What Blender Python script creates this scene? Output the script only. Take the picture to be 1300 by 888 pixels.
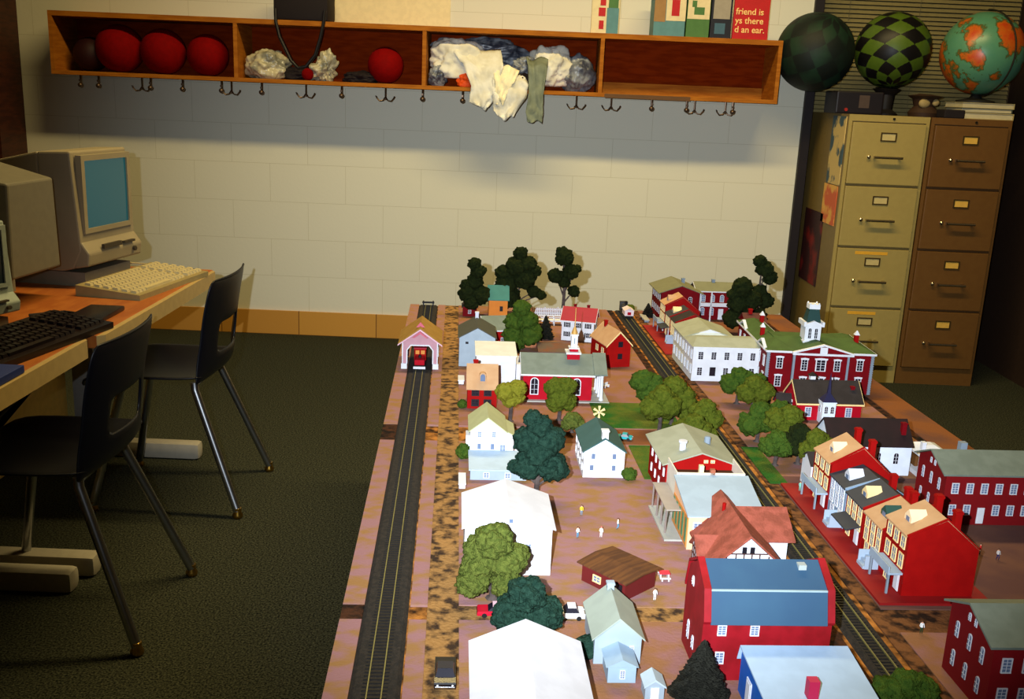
import bpy, bmesh, math, random
from mathutils import Vector, Matrix, noise
random.seed(7)
PI = math.pi
for o in list(bpy.data.objects): bpy.data.objects.remove(o, do_unlink=True)
scn = bpy.context.scene
COL = scn.collection

# ------------------------------------------------------------------ camera, lights, exposure
EYE = Vector((0, 0, 1.35)); PITCH = math.radians(14.4); ROLL = math.radians(2.4); FPX = 1264.0
fw = Vector((0, math.cos(PITCH), -math.sin(PITCH))); up0 = Vector((0, math.sin(PITCH), math.cos(PITCH))); rt0 = Vector((1, 0, 0))
rt = rt0*math.cos(ROLL) + up0*math.sin(ROLL); upv = -rt0*math.sin(ROLL) + up0*math.cos(ROLL)
cd = bpy.data.cameras.new('camera'); cam = bpy.data.objects.new('camera', cd); COL.objects.link(cam)
cd.sensor_width = 36; cd.lens = FPX/1300*36; cd.clip_start = .02
M = Matrix((rt, upv, -fw)).transposed().to_4x4(); M.translation = EYE; cam.matrix_world = M
scn.camera = cam
scn.view_settings.view_transform = 'Standard'; scn.view_settings.look = 'None'
scn.view_settings.gamma = 1; scn.view_settings.exposure = 0.0; scn.view_settings.use_curve_mapping = False
w = bpy.data.worlds.new('world'); scn.world = w; w.use_nodes = True
w.node_tree.nodes['Background'].inputs[0].default_value = (.9, .8, .6, 1); w.node_tree.nodes['Background'].inputs[1].default_value = .0

def lamp(name, kind, loc, energy, color, **k):
    d = bpy.data.lights.new(name, kind); d.energy = energy; d.color = color
    for a, b in k.items(): setattr(d, a, b)
    o = bpy.data.objects.new(name, d); o.location = loc; COL.objects.link(o); return o
# the camera's flash, just left of and above the lens
fl = lamp('camera_flash', 'SPOT', EYE + Vector((-.085, -.03, .05)), 430, (.84, .92, 1.0), spot_size=math.radians(67), spot_blend=1.0, shadow_soft_size=.007)
aim = Vector((.32, 3.3, .86)) - fl.location
fl.rotation_euler = aim.to_track_quat('-Z', 'Y').to_euler()
# the room's warm ceiling tubes
for nm, lx, ly, sx, e in (('ceiling_tube_light', .25, 3.35, 3.0, 114), ('ceiling_tube_light', .5, .6, 2.4, 2)):
    a = lamp(nm, 'AREA', (lx, ly, 3.22), e, (1.0, .77, .34), shape='RECTANGLE', size=sx, size_y=.22)

# ------------------------------------------------------------------ helpers
def lin(c):
    c = c/255
    return c/12.92 if c <= .04045 else ((c+.055)/1.055)**2.4
def rgb(r, g, b): return (lin(r), lin(g), lin(b), 1)
MATS = {}
def mat(name, c, rough=.6, c2=None, scale=40, bump=0, bscale=80, metal=0, spec=.3, stretch=None, lo=.4, hi=.6, detail=4, emit=0, alpha=1):
    """procedural material: base colour, optionally blended with a second one by noise"""
    if name in MATS: return MATS[name]
    m = bpy.data.materials.new(name); m.use_nodes = True; nt = m.node_tree; N = nt.nodes; L = nt.links
    b = N['Principled BSDF']; b.inputs['Base Color'].default_value = rgb(*c); b.inputs['Roughness'].default_value = rough
    b.inputs['Metallic'].default_value = metal; b.inputs['Specular IOR Level'].default_value = spec; b.inputs['Alpha'].default_value = alpha
    if emit: b.inputs['Emission Color'].default_value = rgb(*c); b.inputs['Emission Strength'].default_value = emit
    tc = N.new('ShaderNodeTexCoord'); mp = N.new('ShaderNodeMapping'); L.new(tc.outputs['Object'], mp.inputs[0])
    if stretch: mp.inputs['Scale'].default_value = stretch
    if c2 is None: c2 = tuple(min(255, v*1.03+1) for v in c)
    n = N.new('ShaderNodeTexNoise'); n.inputs['Scale'].default_value = scale; n.inputs['Detail'].default_value = detail
    L.new(mp.outputs[0], n.inputs['Vector'])
    r = N.new('ShaderNodeValToRGB'); r.color_ramp.elements[0].position = lo; r.color_ramp.elements[1].position = hi
    r.color_ramp.elements[0].color = rgb(*c); r.color_ramp.elements[1].color = rgb(*c2)
    L.new(n.outputs['Fac'], r.inputs[0]); L.new(r.outputs[0], b.inputs['Base Color'])
    if bump:
        n2 = N.new('ShaderNodeTexNoise'); n2.inputs['Scale'].default_value = bscale; n2.inputs['Detail'].default_value = 3
        L.new(mp.outputs[0], n2.inputs['Vector'])
        bp = N.new('ShaderNodeBump'); bp.inputs['Strength'].default_value = bump; bp.inputs['Distance'].default_value = .005
        L.new(n2.outputs['Fac'], bp.inputs['Height']); L.new(bp.outputs[0], b.inputs['Normal'])
    MATS[name] = m; return m
def brickmat(name, c, c2, mortar, bw, bh, ms, rough=.8, bump=.15, plane='xz', off=(0, 0, 0), offset=.5):
    if name in MATS: return MATS[name]
    m = bpy.data.materials.new(name); m.use_nodes = True; nt = m.node_tree; N = nt.nodes; L = nt.links
    b = N['Principled BSDF']; b.inputs['Roughness'].default_value = rough; b.inputs['Specular IOR Level'].default_value = .2
    tc = N.new('ShaderNodeTexCoord'); sp = N.new('ShaderNodeSeparateXYZ'); cb = N.new('ShaderNodeCombineXYZ')
    L.new(tc.outputs['Object'], sp.inputs[0])
    L.new(sp.outputs['XYZ'.index(plane[0].upper())], cb.inputs[0]); L.new(sp.outputs['XYZ'.index(plane[1].upper())], cb.inputs[1])
    mp = N.new('ShaderNodeMapping'); mp.inputs['Location'].default_value = off; L.new(cb.outputs[0], mp.inputs[0])
    t = N.new('ShaderNodeTexBrick'); t.inputs['Scale'].default_value = 1; t.offset = offset
    t.inputs['Brick Width'].default_value = bw; t.inputs['Row Height'].default_value = bh; t.inputs['Mortar Size'].default_value = ms
    t.inputs['Color1'].default_value = rgb(*c); t.inputs['Color2'].default_value = rgb(*c2); t.inputs['Mortar'].default_value = rgb(*mortar)
    t.inputs['Mortar Smooth'].default_value = .3
    L.new(mp.outputs[0], t.inputs['Vector']); L.new(t.outputs['Color'], b.inputs['Base Color'])
    n = N.new('ShaderNodeTexNoise'); n.inputs['Scale'].default_value = 60; L.new(tc.outputs['Object'], n.inputs['Vector'])
    ad = N.new('ShaderNodeMath'); ad.operation = 'MULTIPLY_ADD'; L.new(t.outputs['Fac'], ad.inputs[0]); ad.inputs[1].default_value = -1; L.new(n.outputs['Fac'], ad.inputs[2])
    bp = N.new('ShaderNodeBump'); bp.inputs['Strength'].default_value = bump; bp.inputs['Distance'].default_value = .004
    L.new(ad.outputs[0], bp.inputs['Height']); L.new(bp.outputs[0], b.inputs['Normal'])
    MATS[name] = m; return m

class MB:
    """collects solids into ONE mesh"""
    def __init__(s): s.v = []; s.f = []; s.mi = []; s.cur = 0
    def _add(s, vs, fs):
        n = len(s.v); s.v += [tuple(v) for v in vs]; s.f += [tuple(n+i for i in f) for f in fs]; s.mi += [s.cur]*len(fs); return s
    def box(s, x0, x1, y0, y1, z0, z1):
        vs = [(x, y, z) for x in (x0, x1) for y in (y0, y1) for z in (z0, z1)]
        return s._add(vs, [(0, 1, 3, 2), (4, 6, 7, 5), (0, 4, 5, 1), (2, 3, 7, 6), (0, 2, 6, 4), (1, 5, 7, 3)])
    def bbox(s, x0, x1, y0, y1, z0, z1, b):
        """box with chamfered edges"""
        bm = bmesh.new(); bmesh.ops.create_cube(bm, size=1)
        bmesh.ops.scale(bm, vec=(x1-x0, y1-y0, z1-z0), verts=bm.verts); bmesh.ops.translate(bm, vec=((x0+x1)/2, (y0+y1)/2, (z0+z1)/2), verts=bm.verts)
        bmesh.ops.bevel(bm, geom=bm.edges[:], offset=b, segments=2, affect='EDGES', profile=.6)
        bm.verts.index_update(); s._add([v.co[:] for v in bm.verts], [[v.index for v in f.verts] for f in bm.faces]); bm.free(); return s
    def prism(s, pts, ax, a, b):
        """polygon in the plane across axis ax, extruded from a to b. ax 'y': pts=(x,z); 'x': (y,z); 'z': (x,y)"""
        def P(p, t): return {'y': (p[0], t, p[1]), 'x': (t, p[0], p[1]), 'z': (p[0], p[1], t)}[ax]
        n = len(pts); vs = [P(p, a) for p in pts] + [P(p, b) for p in pts]
        fs = [tuple(range(n)), tuple(range(2*n-1, n-1, -1))] + [(i, n+i, n+(i+1) % n, (i+1) % n) for i in range(n)]
        return s._add(vs, fs)
    def hexa(s, bot, top):
        return s._add(list(bot)+list(top), [(3, 2, 1, 0), (4, 5, 6, 7)] + [(i, (i+1) % 4, 4+(i+1) % 4, 4+i) for i in range(4)])
    def tube(s, pts, r, n=8, cap=True):
        pts = [Vector(p) for p in pts]; rs = r if isinstance(r, (list, tuple)) else [r]*len(pts); vs = []; fs = []
        for i, p in enumerate(pts):
            d = (pts[min(i+1, len(pts)-1)] - pts[max(i-1, 0)]).normalized()
            a = d.orthogonal().normalized() if i == 0 else (a - d*a.dot(d)).normalized()
            b = d.cross(a)
            vs += [tuple(p + (a*math.cos(2*PI*k/n) + b*math.sin(2*PI*k/n))*rs[i]) for k in range(n)]
        for i in range(len(pts)-1):
            fs += [(i*n+k, i*n+(k+1) % n, (i+1)*n+(k+1) % n, (i+1)*n+k) for k in range(n)]
        if cap: fs += [tuple(range(n-1, -1, -1)), tuple(range((len(pts)-1)*n, len(pts)*n))]
        return s._add(vs, fs)
    def lathe(s, prof, c=(0, 0, 0), n=16):
        """prof: (r,z) upwards"""
        return s.tube([(c[0], c[1], c[2]+z) for r, z in prof], [max(r, 1e-5) for r, z in prof], n)
    def ball(s, c, r, sub=3, sc=(1, 1, 1), disp=0, dsc=1, seed=0):
        bm = bmesh.new(); bmesh.ops.create_icosphere(bm, subdivisions=sub, radius=1); bm.verts.index_update(); vs = []
        for v in bm.verts:
            p = v.co.copy(); k = 1
            if disp:
                q = p*dsc + Vector((seed*7.1, seed*3.3, seed*1.7))
                k += disp*noise.noise(q) + disp*.5*noise.noise(q*2.6) + disp*.22*noise.noise(q*6.5)
            vs.append((c[0]+p.x*r*sc[0]*k, c[1]+p.y*r*sc[1]*k, c[2]+p.z*r*sc[2]*k))
        s._add(vs, [[v.index for v in f.verts] for f in bm.faces]); bm.free(); return s
    def mesh(s, name, mats):
        me = bpy.data.meshes.new(name); me.from_pydata(s.v, [], s.f); bm = bmesh.new(); bm.from_mesh(me)
        bmesh.ops.recalc_face_normals(bm, faces=bm.faces); bm.to_mesh(me); bm.free()
        for m in (mats if isinstance(mats, (list, tuple)) else [mats]): me.materials.append(m)
        if max(s.mi, default=0): me.polygons.foreach_set('material_index', s.mi)
        return me
    def build(s, name, m, parent=None, smooth=False, loc=None):
        me = s.mesh(name, m)
        if smooth:
            me.polygons.foreach_set('use_smooth', [True]*len(me.polygons))
            if smooth != 'all': me.set_sharp_from_angle(angle=math.radians(40))
        return link(name, me, parent, loc)
def link(name, me, parent=None, loc=None, rz=0):
    o = bpy.data.objects.new(name, me); COL.objects.link(o)
    if parent: o.parent = parent
    if loc: o.location = loc
    if rz: o.rotation_euler = (0, 0, rz)
    return o
def tag(o, label, cat, group=None, kind=None):
    if label: o['label'] = label
    if cat: o['category'] = cat
    if group: o['group'] = group
    if kind: o['kind'] = kind
    return o
def thing(name, label, cat, loc=(0, 0, 0), rz=0, group=None):
    o = bpy.data.objects.new(name, None); COL.objects.link(o); o.location = loc; o.rotation_euler = (0, 0, rz); o.empty_display_size = .02
    return tag(o, label, cat, group)
def struct(o): o['kind'] = 'structure'; return o
def copy_tree(o, parent=None):
    c = o.copy(); COL.objects.link(c); c.parent = parent
    for ch in list(o.children): copy_tree(ch, c)
    return c
def dup(root, loc, rz, label, group=None):
    c = copy_tree(root); c.location = loc; c.rotation_euler = (0, 0, rz); c['label'] = label
    if group: c['group'] = group
    return c

# ------------------------------------------------------------------ room
WY = 5.4; CEIL = 3.3
wallm = brickmat('painted_block', (216, 213, 194), (215, 212, 193), (194, 189, 166), .406, .203, .0014, off=(.12, -.125, 0), bump=.12)
struct(MB().box(-3.2, 1.475, WY, WY+.2, 0, CEIL).build('wall_back', wallm))
struct(MB().box(1.475, 2.75, 5.62, 5.8, 0, CEIL).build('wall_back_right', mat('dim_plaster', (120, 108, 82))))
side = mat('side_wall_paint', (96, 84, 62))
struct(MB().box(-3.3, -3.2, -2.6, 5.6, 0, CEIL).build('wall_left', side))
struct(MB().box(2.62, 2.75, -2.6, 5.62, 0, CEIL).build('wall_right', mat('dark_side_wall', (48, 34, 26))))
struct(MB().box(-3.3, 2.75, -2.7, -2.6, 0, CEIL).build('wall_front', side))
struct(MB().box(-3.3, 2.75, -2.7, 5.8, CEIL, CEIL+.1).build('ceiling', mat('ceiling_tile', (150, 144, 120))))
carpet = mat('carpet', (22, 24, 20), rough=.95, c2=(78, 80, 64), scale=190, bump=.6, bscale=260, lo=.35, hi=.72, spec=.05, detail=2)
struct(MB().box(-3.3, 2.75, -2.7, 5.8, -.1, 0).build('floor', carpet))
struct(MB().box(-2.6, 1.475, WY-.014, WY, 0, .133).build('baseboard_back', brickmat('glazed_base', (196, 142, 60), (188, 134, 56), (120, 80, 30), .43, .3, .003, off=(.33, 0, 0), rough=.5, bump=.1, offset=0)))
struct(MB().box(1.475, 1.52, WY-.03, 5.62, 0, CEIL).build('trim_1', mat('dark_post', (22, 14, 16))))

# window with blinds behind the cabinets
win = struct(thing('window_1', None, None, (0, 0, 0))); del_c = None
MB().box(1.56, 2.6, 5.60, 5.62, .95, 2.4).build('window_pane', mat('night_glass', (30, 28, 24), rough=.2), win)
MB().box(1.52, 1.56, 5.575, 5.62, .91, 2.44).box(2.58, 2.62, 5.575, 5.62, .91, 2.44).box(1.56, 2.58, 5.575, 5.62, .91, .95).box(1.56, 2.58, 5.575, 5.62, 2.4, 2.44).build('window_frame', mat('window_frame_brown', (70, 56, 34)), win)
bl = thing('window_blind', 'olive horizontal slat blind closed over the window above the filing cabinets', 'blind', (0, 5.545, 0))
m = MB(); z = .98
while z < 2.36:
    m.hexa([(1.54, -.004, z), (2.6, -.004, z), (2.6, 0, z-.001), (1.54, 0, z-.001)], [(1.54, .008, z+.019), (2.6, .008, z+.019), (2.6, .012, z+.018), (1.54, .012, z+.018)]); z += .0225
m.build('slats', mat('blind_slat', (128, 116, 74), rough=.6), bl)
MB().box(1.535, 2.605, -.012, .02, 2.355, 2.395).build('head_rail', mat('blind_rail', (110, 98, 62)), bl)
m = MB()
for x in (1.7, 2.07, 2.45): m.tube([(x, -.008, .98), (x, -.008, 2.36)], .0012, 5)
m.build('cord', mat('blind_cord', (110, 100, 70)), bl)

# dark wooden cabinet at the left end of the wall
wc = thing('wooden_cabinet', 'tall dark wooden cupboard against the back wall behind the computers', 'cupboard', (-2.87, 5.16, 0))
dw = mat('dark_wood', (52, 22, 14), c2=(70, 32, 18), scale=14, stretch=(1, 1, 6), rough=.5)
MB().box(-.31, .31, -.1, .23, 0, .86).build('base_cupboard', dw, wc)
MB().box(-.31, .315, -.11, .23, .86, .885).build('ledge', mat('ledge_oak', (150, 96, 36), c2=(128, 78, 30), scale=10), wc)
MB().box(-.31, .24, -.04, .23, .885, 2.3).build('upper_cupboard', dw, wc)
for x0, x1 in ((-.29, -.03), (-.01, .22)):
    dr = MB().bbox(x0, x1, -.058, -.04, .93, 2.25, .006).build('door', mat('dark_wood_door', (44, 18, 12), c2=(60, 26, 16), scale=14, stretch=(1, 1, 6), rough=.45), wc)
    MB().lathe([(.004, 0), (.012, .012), (.01, .02), (0, .022)], n=10).build('knob', mat('dull_brass', (120, 90, 40), metal=.8, rough=.4), dr, True, loc=(x1-.03 if x0 < -.1 else x0+.03, -.06, 1.3)).rotation_euler = (PI/2, 0, 0)

# pale sheet and poster on the wall above the shelf
tag(MB().box(-1.22, -.39, WY-.008, WY-.001, 1.61, 2.05).build('notice_board', mat('cream_board', (226, 208, 160))), 'plain cream board on the wall above the cubby shelf', 'board')

# ------------------------------------------------------------------ wall shelf with cubbies
sh = thing('cubby_shelf', 'long orange-brown wooden wall shelf split into four open cubbies with hooks', 'shelf', (0, WY, 0))
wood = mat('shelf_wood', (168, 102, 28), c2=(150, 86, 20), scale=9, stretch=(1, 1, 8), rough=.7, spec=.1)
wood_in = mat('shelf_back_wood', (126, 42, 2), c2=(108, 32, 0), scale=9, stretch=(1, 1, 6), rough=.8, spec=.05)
X0, X1, Z0, Z1, DP, TH = -2.34, 1.262, 1.354, 1.655, .3, .024
MB().box(X0, X1, -DP, -.001, Z1-TH, Z1).build('top_board', wood, sh)
MB().box(X0, X1, -DP, -.001, Z0, Z0+TH*.8).build('bottom_board', wood, sh)
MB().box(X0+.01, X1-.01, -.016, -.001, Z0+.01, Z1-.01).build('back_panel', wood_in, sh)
divs = (X0, -1.432, -.502, .372, X1-TH*.8)
for i, x in enumerate(divs): MB().box(x, x+TH*.8, -DP+.001, -.016, Z0+TH*.8, Z1-TH).build('end_panel' if i in (0, 4) else 'divider', wood, sh)
MB().box(divs[3]+.0192, X1-TH*.8, -.034, -.016, Z0+.0192, Z0+.075).build('back_rail', wood, sh)
MB().box(.405, .83, -DP-.003, -DP-.0002, Z0-.004, Z0+.016).build('edge_strip', mat('worn_strip', (92, 60, 20)), sh)
hm = mat('hook_metal', (92, 74, 60), metal=.8, rough=.35)
def hook(x, y, kind):
    h = MB()
    if kind == 'triple':
        h.tube([(0, 0, 0), (0, 0, -.045)], .0035, 6)
        for s in (-1, 1): h.tube([(0, 0, -.045), (s*.012, -.004, -.062), (s*.03, -.008, -.065), (s*.043, -.01, -.05), (s*.047, -.01, -.04)], .003, 6)
        h.ball((0, -.004, -.052), .008, 1)
    else:
        h.tube([(0, 0, 0), (0, 0, -.04)], .0045, 6).ball((0, -.006, -.048), .0125, 2).box(-.004, .004, -.012, 0, -.03, -.02)
    return h.build('coat_hook', hm, sh, True, loc=(x, y, Z0))
for px, k in ((-2.21, 's'), (-2.12, 's'), (-1.915, 'triple'), (-1.86, 's'), (-1.70, 's'), (-1.505, 's'), (-1.465, 'triple'), (-1.305, 's'), (-1.09, 'triple'), (-.905, 's'), (-.69, 'triple'),
              (-.5, 's'), (-.3, 's'), (-.1, 's'), (.27, 'triple'), (.445, 'triple'), (.645, 's'), (.82, 's'), (.865, 'triple'), (1.02, 'triple'), (1.05, 's')):
    hook(px, -.27 if k == 's' else -.24, k)

def sph(px_x, z, r, y=WY-.16): return (px_x, y, z)
redball = mat('red_rubber', (122, 2, 2), rough=.85, c2=(114, 2, 2), spec=.08)
gb = 'red rubber playground balls in the shelf'
floorz = Z0+.0192
for x, r, lab in ((-2.045, .118, 'large red playground ball, leftmost in the first cubby'), (-1.825, .112, 'red playground ball between two others in the first cubby'),
                  (-1.60, .103, 'red playground ball beside the first cubby divider'), (-.70, .09, 'smaller red playground ball alone in the second cubby')):
    o = MB(); o.ball((0, 0, 0), r, 4); o = o.build('playground_ball', redball, None, 'all', loc=(x, WY-.165, floorz+r))
    tag(o, lab, 'ball', gb)
tag(MB().ball((0, 0, 0), .085, 4).build('playground_ball', mat('maroon_ball', (40, 8, 10), rough=.6), None, 'all', loc=(-2.2, WY-.15, floorz+.085)), 'small dark maroon ball in the far left corner of the first cubby', 'ball', gb)

# cloth / bag piles
def crumple(name, label, cat, c, size, m, seed, sub=5, disp=.36, dsc=1.25, flat=True):
    o = MB().ball((0, 0, 0), 1, sub, size, disp, dsc, seed)
    if flat:
        lowz = -size[2]*.8; o.v = [(x, y, max(z, lowz)) for x, y, z in o.v]
        off = -min(z for _, _, z in o.v)
    else: off = 0
    ob = o.build(name, m, None, 'all', loc=(c[0], c[1], c[2]+off)); return tag(ob, label, cat)
plastic = mat('plastic_bag', (196, 186, 150), rough=.3, c2=(130, 128, 112), scale=14, bump=.5, bscale=25, spec=.6)
cream = mat('cream_cloth', (226, 224, 212), rough=.85, c2=(212, 208, 190), scale=16, bump=.5, bscale=22)
sage = mat('sage_cloth', (130, 138, 118), rough=.85, c2=(112, 120, 102), scale=14, bump=.4, bscale=22)
grey = mat('grey_plastic', (132, 138, 146), rough=.35, c2=(60, 64, 78), scale=18, bump=.6, bscale=26, spec=.6)
dark = mat('black_cloth', (24, 16, 18), rough=.8)
tag(crumple('plastic_bag', 'crumpled cream plastic bag at the left of the second cubby', 'bag', (-1.30, WY-.17, floorz), (.105, .08, .082), plastic, 3), None, None)
crumple('plastic_bag', 'small pale crumpled bag under the dangling black strap', 'bag', (-1.015, WY-.17, floorz), (.062, .05, .066), plastic, 5, disp=.9)
tag(MB().ball((0, 0, 0), .03, 3).build('toy_ball', redball, None, 'all', loc=(-1.08, WY-.24, floorz+.03)), 'tiny red toy ball beside the small pale bag', 'ball')
crumple('cloth_heap', 'black cloth heap on the floor of the second cubby', 'cloth', (-1.15, WY-.13, floorz), (.10, .06, .035), dark, 8)
crumple('cloth_heap', 'flat black cloth beside the lone red ball', 'cloth', (-.83, WY-.15, floorz), (.10, .07, .03), dark, 9)
crumple('cloth_heap', 'big crumpled cream cloth heap in the third cubby', 'cloth', (-.32, WY-.18, floorz+.04), (.15, .09, .11), cream, 11)
crumple('plastic_bag', 'grey translucent plastic bag behind the cream cloth heap', 'bag', (-.22, WY-.10, floorz+.11), (.23, .06, .08), grey, 12)
crumple('cloth_heap', 'white cloth heap right of the sage sleeve in the third cubby', 'cloth', (.13, WY-.165, floorz+.02), (.10, .085, .11), cream, 14)
crumple('plastic_bag', 'grey crumpled plastic bag against the third cubby divider', 'bag', (.27, WY-.15, floorz), (.08, .08, .10), grey, 15)
crumple('plastic_bag', 'dark grey bag low in the left corner of the third cubby', 'bag', (-.43, WY-.22, floorz), (.045, .04, .055), grey, 18)
crumple('pouch', 'bright orange pouch low in the third cubby', 'pouch', (-.27, WY-.262, floorz), (.062, .03, .036), mat('orange_cloth', (214, 74, 14), rough=.6, bump=.3), 16)
crumple('cloth_heap', 'dark cloth lump between the hanging cream cloths', 'cloth', (-.02, WY-.24, floorz), (.06, .05, .045), dark, 17)
crumple('plastic_bag', 'mottled grey bag left of the sage sleeve', 'bag', (.01, WY-.2, floorz+.07), (.07, .05, .05), grey, 21)
def drape(label, m, rows, name='hanging_cloth', seed=0):
    """rows: list of (x0, x1, y, z): a cloth strip that lies on the shelf and falls over its edge"""
    bm = bmesh.new(); nx = 14; grid = []; R = []
    for i in range(len(rows)-1):
        for k in range(5):
            t = k/5; R.append([a+(b-a)*t for a, b in zip(rows[i], rows[i+1])])
    R.append(list(rows[-1]))
    for j, (x0, x1, y, z) in enumerate(R):
        line = []
        for i in range(nx+1):
            t = i/nx; x = x0+(x1-x0)*t
            wv = .009*math.sin(t*9+seed+j*.12) + .03*noise.noise(Vector((x*24, z*14, seed))) + .014*noise.noise(Vector((x*60, z*45, seed)))
            line.append(bm.verts.new((x, y-abs(wv)*1.2-.003, z + .010*math.sin(t*7+seed) + .012*noise.noise(Vector((x*30, j*.3, seed))))))
        grid.append(line)
    for a, b in zip(grid, grid[1:]):
        for i in range(nx): bm.faces.new((a[i], a[i+1], b[i+1], b[i]))
    me = bpy.data.meshes.new(name); bmesh.ops.recalc_face_normals(bm, faces=bm.faces); bm.to_mesh(me); bm.free(); me.materials.append(m)
    me.polygons.foreach_set('use_smooth', [True]*len(me.polygons))
    o = link(name, me); s = o.modifiers.new('thick', 'SOLIDIFY'); s.thickness = .004; s.offset = 0
    return tag(o, label, 'cloth', 'cloths hanging out of the third cubby')
FY = WY-DP-.006
drape('long cream cloth hanging left over the third cubby edge', cream, [(-.38, -.12, FY+.1, Z0+.20), (-.30, -.10, FY+.02, Z0+.12), (-.255, -.13, FY, Z0+.02), (-.265, -.15, FY, Z0-.06), (-.20, -.17, FY, Z0-.085)], seed=1)
drape('cream cloth hanging in a point beside the sage sleeve', cream, [(-.16, .01, FY+.03, Z0+.075), (-.15, .025, FY, Z0+.045), (-.15, .02, FY-.008, Z0-.02), (-.14, -.03, FY-.008, Z0-.10), (-.11, -.05, FY-.008, Z0-.125)], seed=2)
drape('white cloth flap hanging between the cream cloths', mat('white_cloth', (236, 226, 190), rough=.85), [(-.15, -.02, FY+.03, Z0+.12), (-.14, -.045, FY-.014, Z0+.06), (-.135, -.08, FY-.016, Z0-.0), (-.13, -.095, FY-.016, Z0-.055)], seed=4)
drape('long sage green sleeve hanging lowest over the shelf edge', sage, [(.01, .12, FY+.08, Z0+.17), (.02, .115, FY, Z0+.13), (.03, .10, FY-.006, Z0+.0), (.018, .105, FY-.006, Z0-.09), (.03, .10, FY-.006, Z0-.135)], seed=3)

# black bag on the shelf, its strap hanging down
bg = thing('black_bag', 'black bag on top of the shelf with its strap looping down', 'bag', (-1.10, WY-.2, Z1))
MB().bbox(-.135, .135, -.1, .1, 0, .16, .02).build('bag_body', dark, bg, True)
MB().tube([(-.12, -.105, .05), (-.118, -.112, -.01), (-.10, -.118, -.08), (-.045, -.12, -.19), (-.01, -.12, -.225), (.03, -.12, -.215), (.075, -.12, -.16), (.10, -.118, -.08), (.115, -.112, -.01), (.12, -.105, .05)], .0085, 8).build('strap', mat('black_strap', (16, 12, 14), rough=.5), bg, True)

# books and boxes on the shelf top
def bookbox(name, label, cat, x0, x1, depth, h, m, extra=None, y=WY-.28, group='books standing on the shelf top'):
    o = thing(name, label, cat, ((x0+x1)/2, y+depth/2, Z1), 0, group); w = (x1-x0)/2
    MB().bbox(-w, w, -depth/2, depth/2, 0, h, .0015).build('cover', m, o)
    for q, (a, b, z0, z1, mm, nm) in enumerate(extra or []):
        MB().box(-w+a*(x1-x0), -w+b*(x1-x0), -depth/2-.0012-q*.0003, -depth/2+.0005, z0, z1).build(nm, mm, o)
    return o
cr = mat('book_cream', (214, 196, 150)); tl = mat('book_teal', (84, 128, 130)); rd = mat('book_red', (178, 20, 20)); gn = mat('book_green', (70, 110, 52)); bk = mat('book_black', (24, 24, 34)); bl_ = mat('book_blue', (60, 92, 108))
bookbox('picture_book', 'cream book with red and teal panels standing alone on the shelf', 'book', .32, .455, .03, .20, cr, [(.25, .5, .08, .12, rd, 'red_panel'), (.28, .45, .02, .06, rd, 'red_panel'), (.3, .5, .13, .17, rd, 'red_panel'), (.55, .98, 0.001, .12, tl, 'teal_panel'), (.6, .95, .12, .17, gn, 'green_panel')])
bookbox('picture_book', 'book with cream top and teal lower half, left of the green one', 'book', .625, .778, .16, .22, tl, [(.0, .36, .066, .219, mat('book_brown', (150, 112, 62)), 'brown_panel'), (.38, 1, .072, .219, cr, 'cream_panel'), (.55, .8, .095, .17, rd, 'red_panel')])
bookbox('picture_book', 'book with green lower half and green sprig, second from red sign', 'book', .785, .897, .14, .22, gn, [(.02, .98, .085, .219, cr, 'cream_panel'), (.3, .75, .105, .14, gn, 'sprig'), (.2, .4, .14, .17, gn, 'sprig')])
bookbox('picture_book', 'dark book with blue round picture beside the red sign', 'book', .903, 1.005, .14, .22, bk, [(.1, .9, .09, .219, mat('book_grey', (150, 140, 122)), 'grey_panel'), (.2, .7, .02, .07, bl_, 'blue_picture')])
sg = bookbox('red_sign', 'red card sign with cream lettering standing at the shelf end', 'sign', 1.012, 1.185, .02, .22, rd, y=WY-.285, group=None)
def text(s, size, parent, loc, m, name='lettering'):
    c = bpy.data.curves.new(name, 'FONT'); c.body = s; c.size = size; c.extrude = .0006; c.offset = size*.012
    t = bpy.data.objects.new(name, c); COL.objects.link(t); bpy.context.view_layer.update()
    me = bpy.data.meshes.new_from_object(t.evaluated_get(bpy.context.evaluated_depsgraph_get())); me.name = name
    bpy.data.objects.remove(t); me.materials.append(m); o = link(name, me, parent, loc); o.rotation_euler = (PI/2, 0, 0); return o
lm = mat('sign_cream', (240, 196, 120))
for s, z in (('friend is', .115), ('ys there', .073), ('d an ear.', .031)): text(s, .042, sg, (-.078, -.0112, z), lm)

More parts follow.
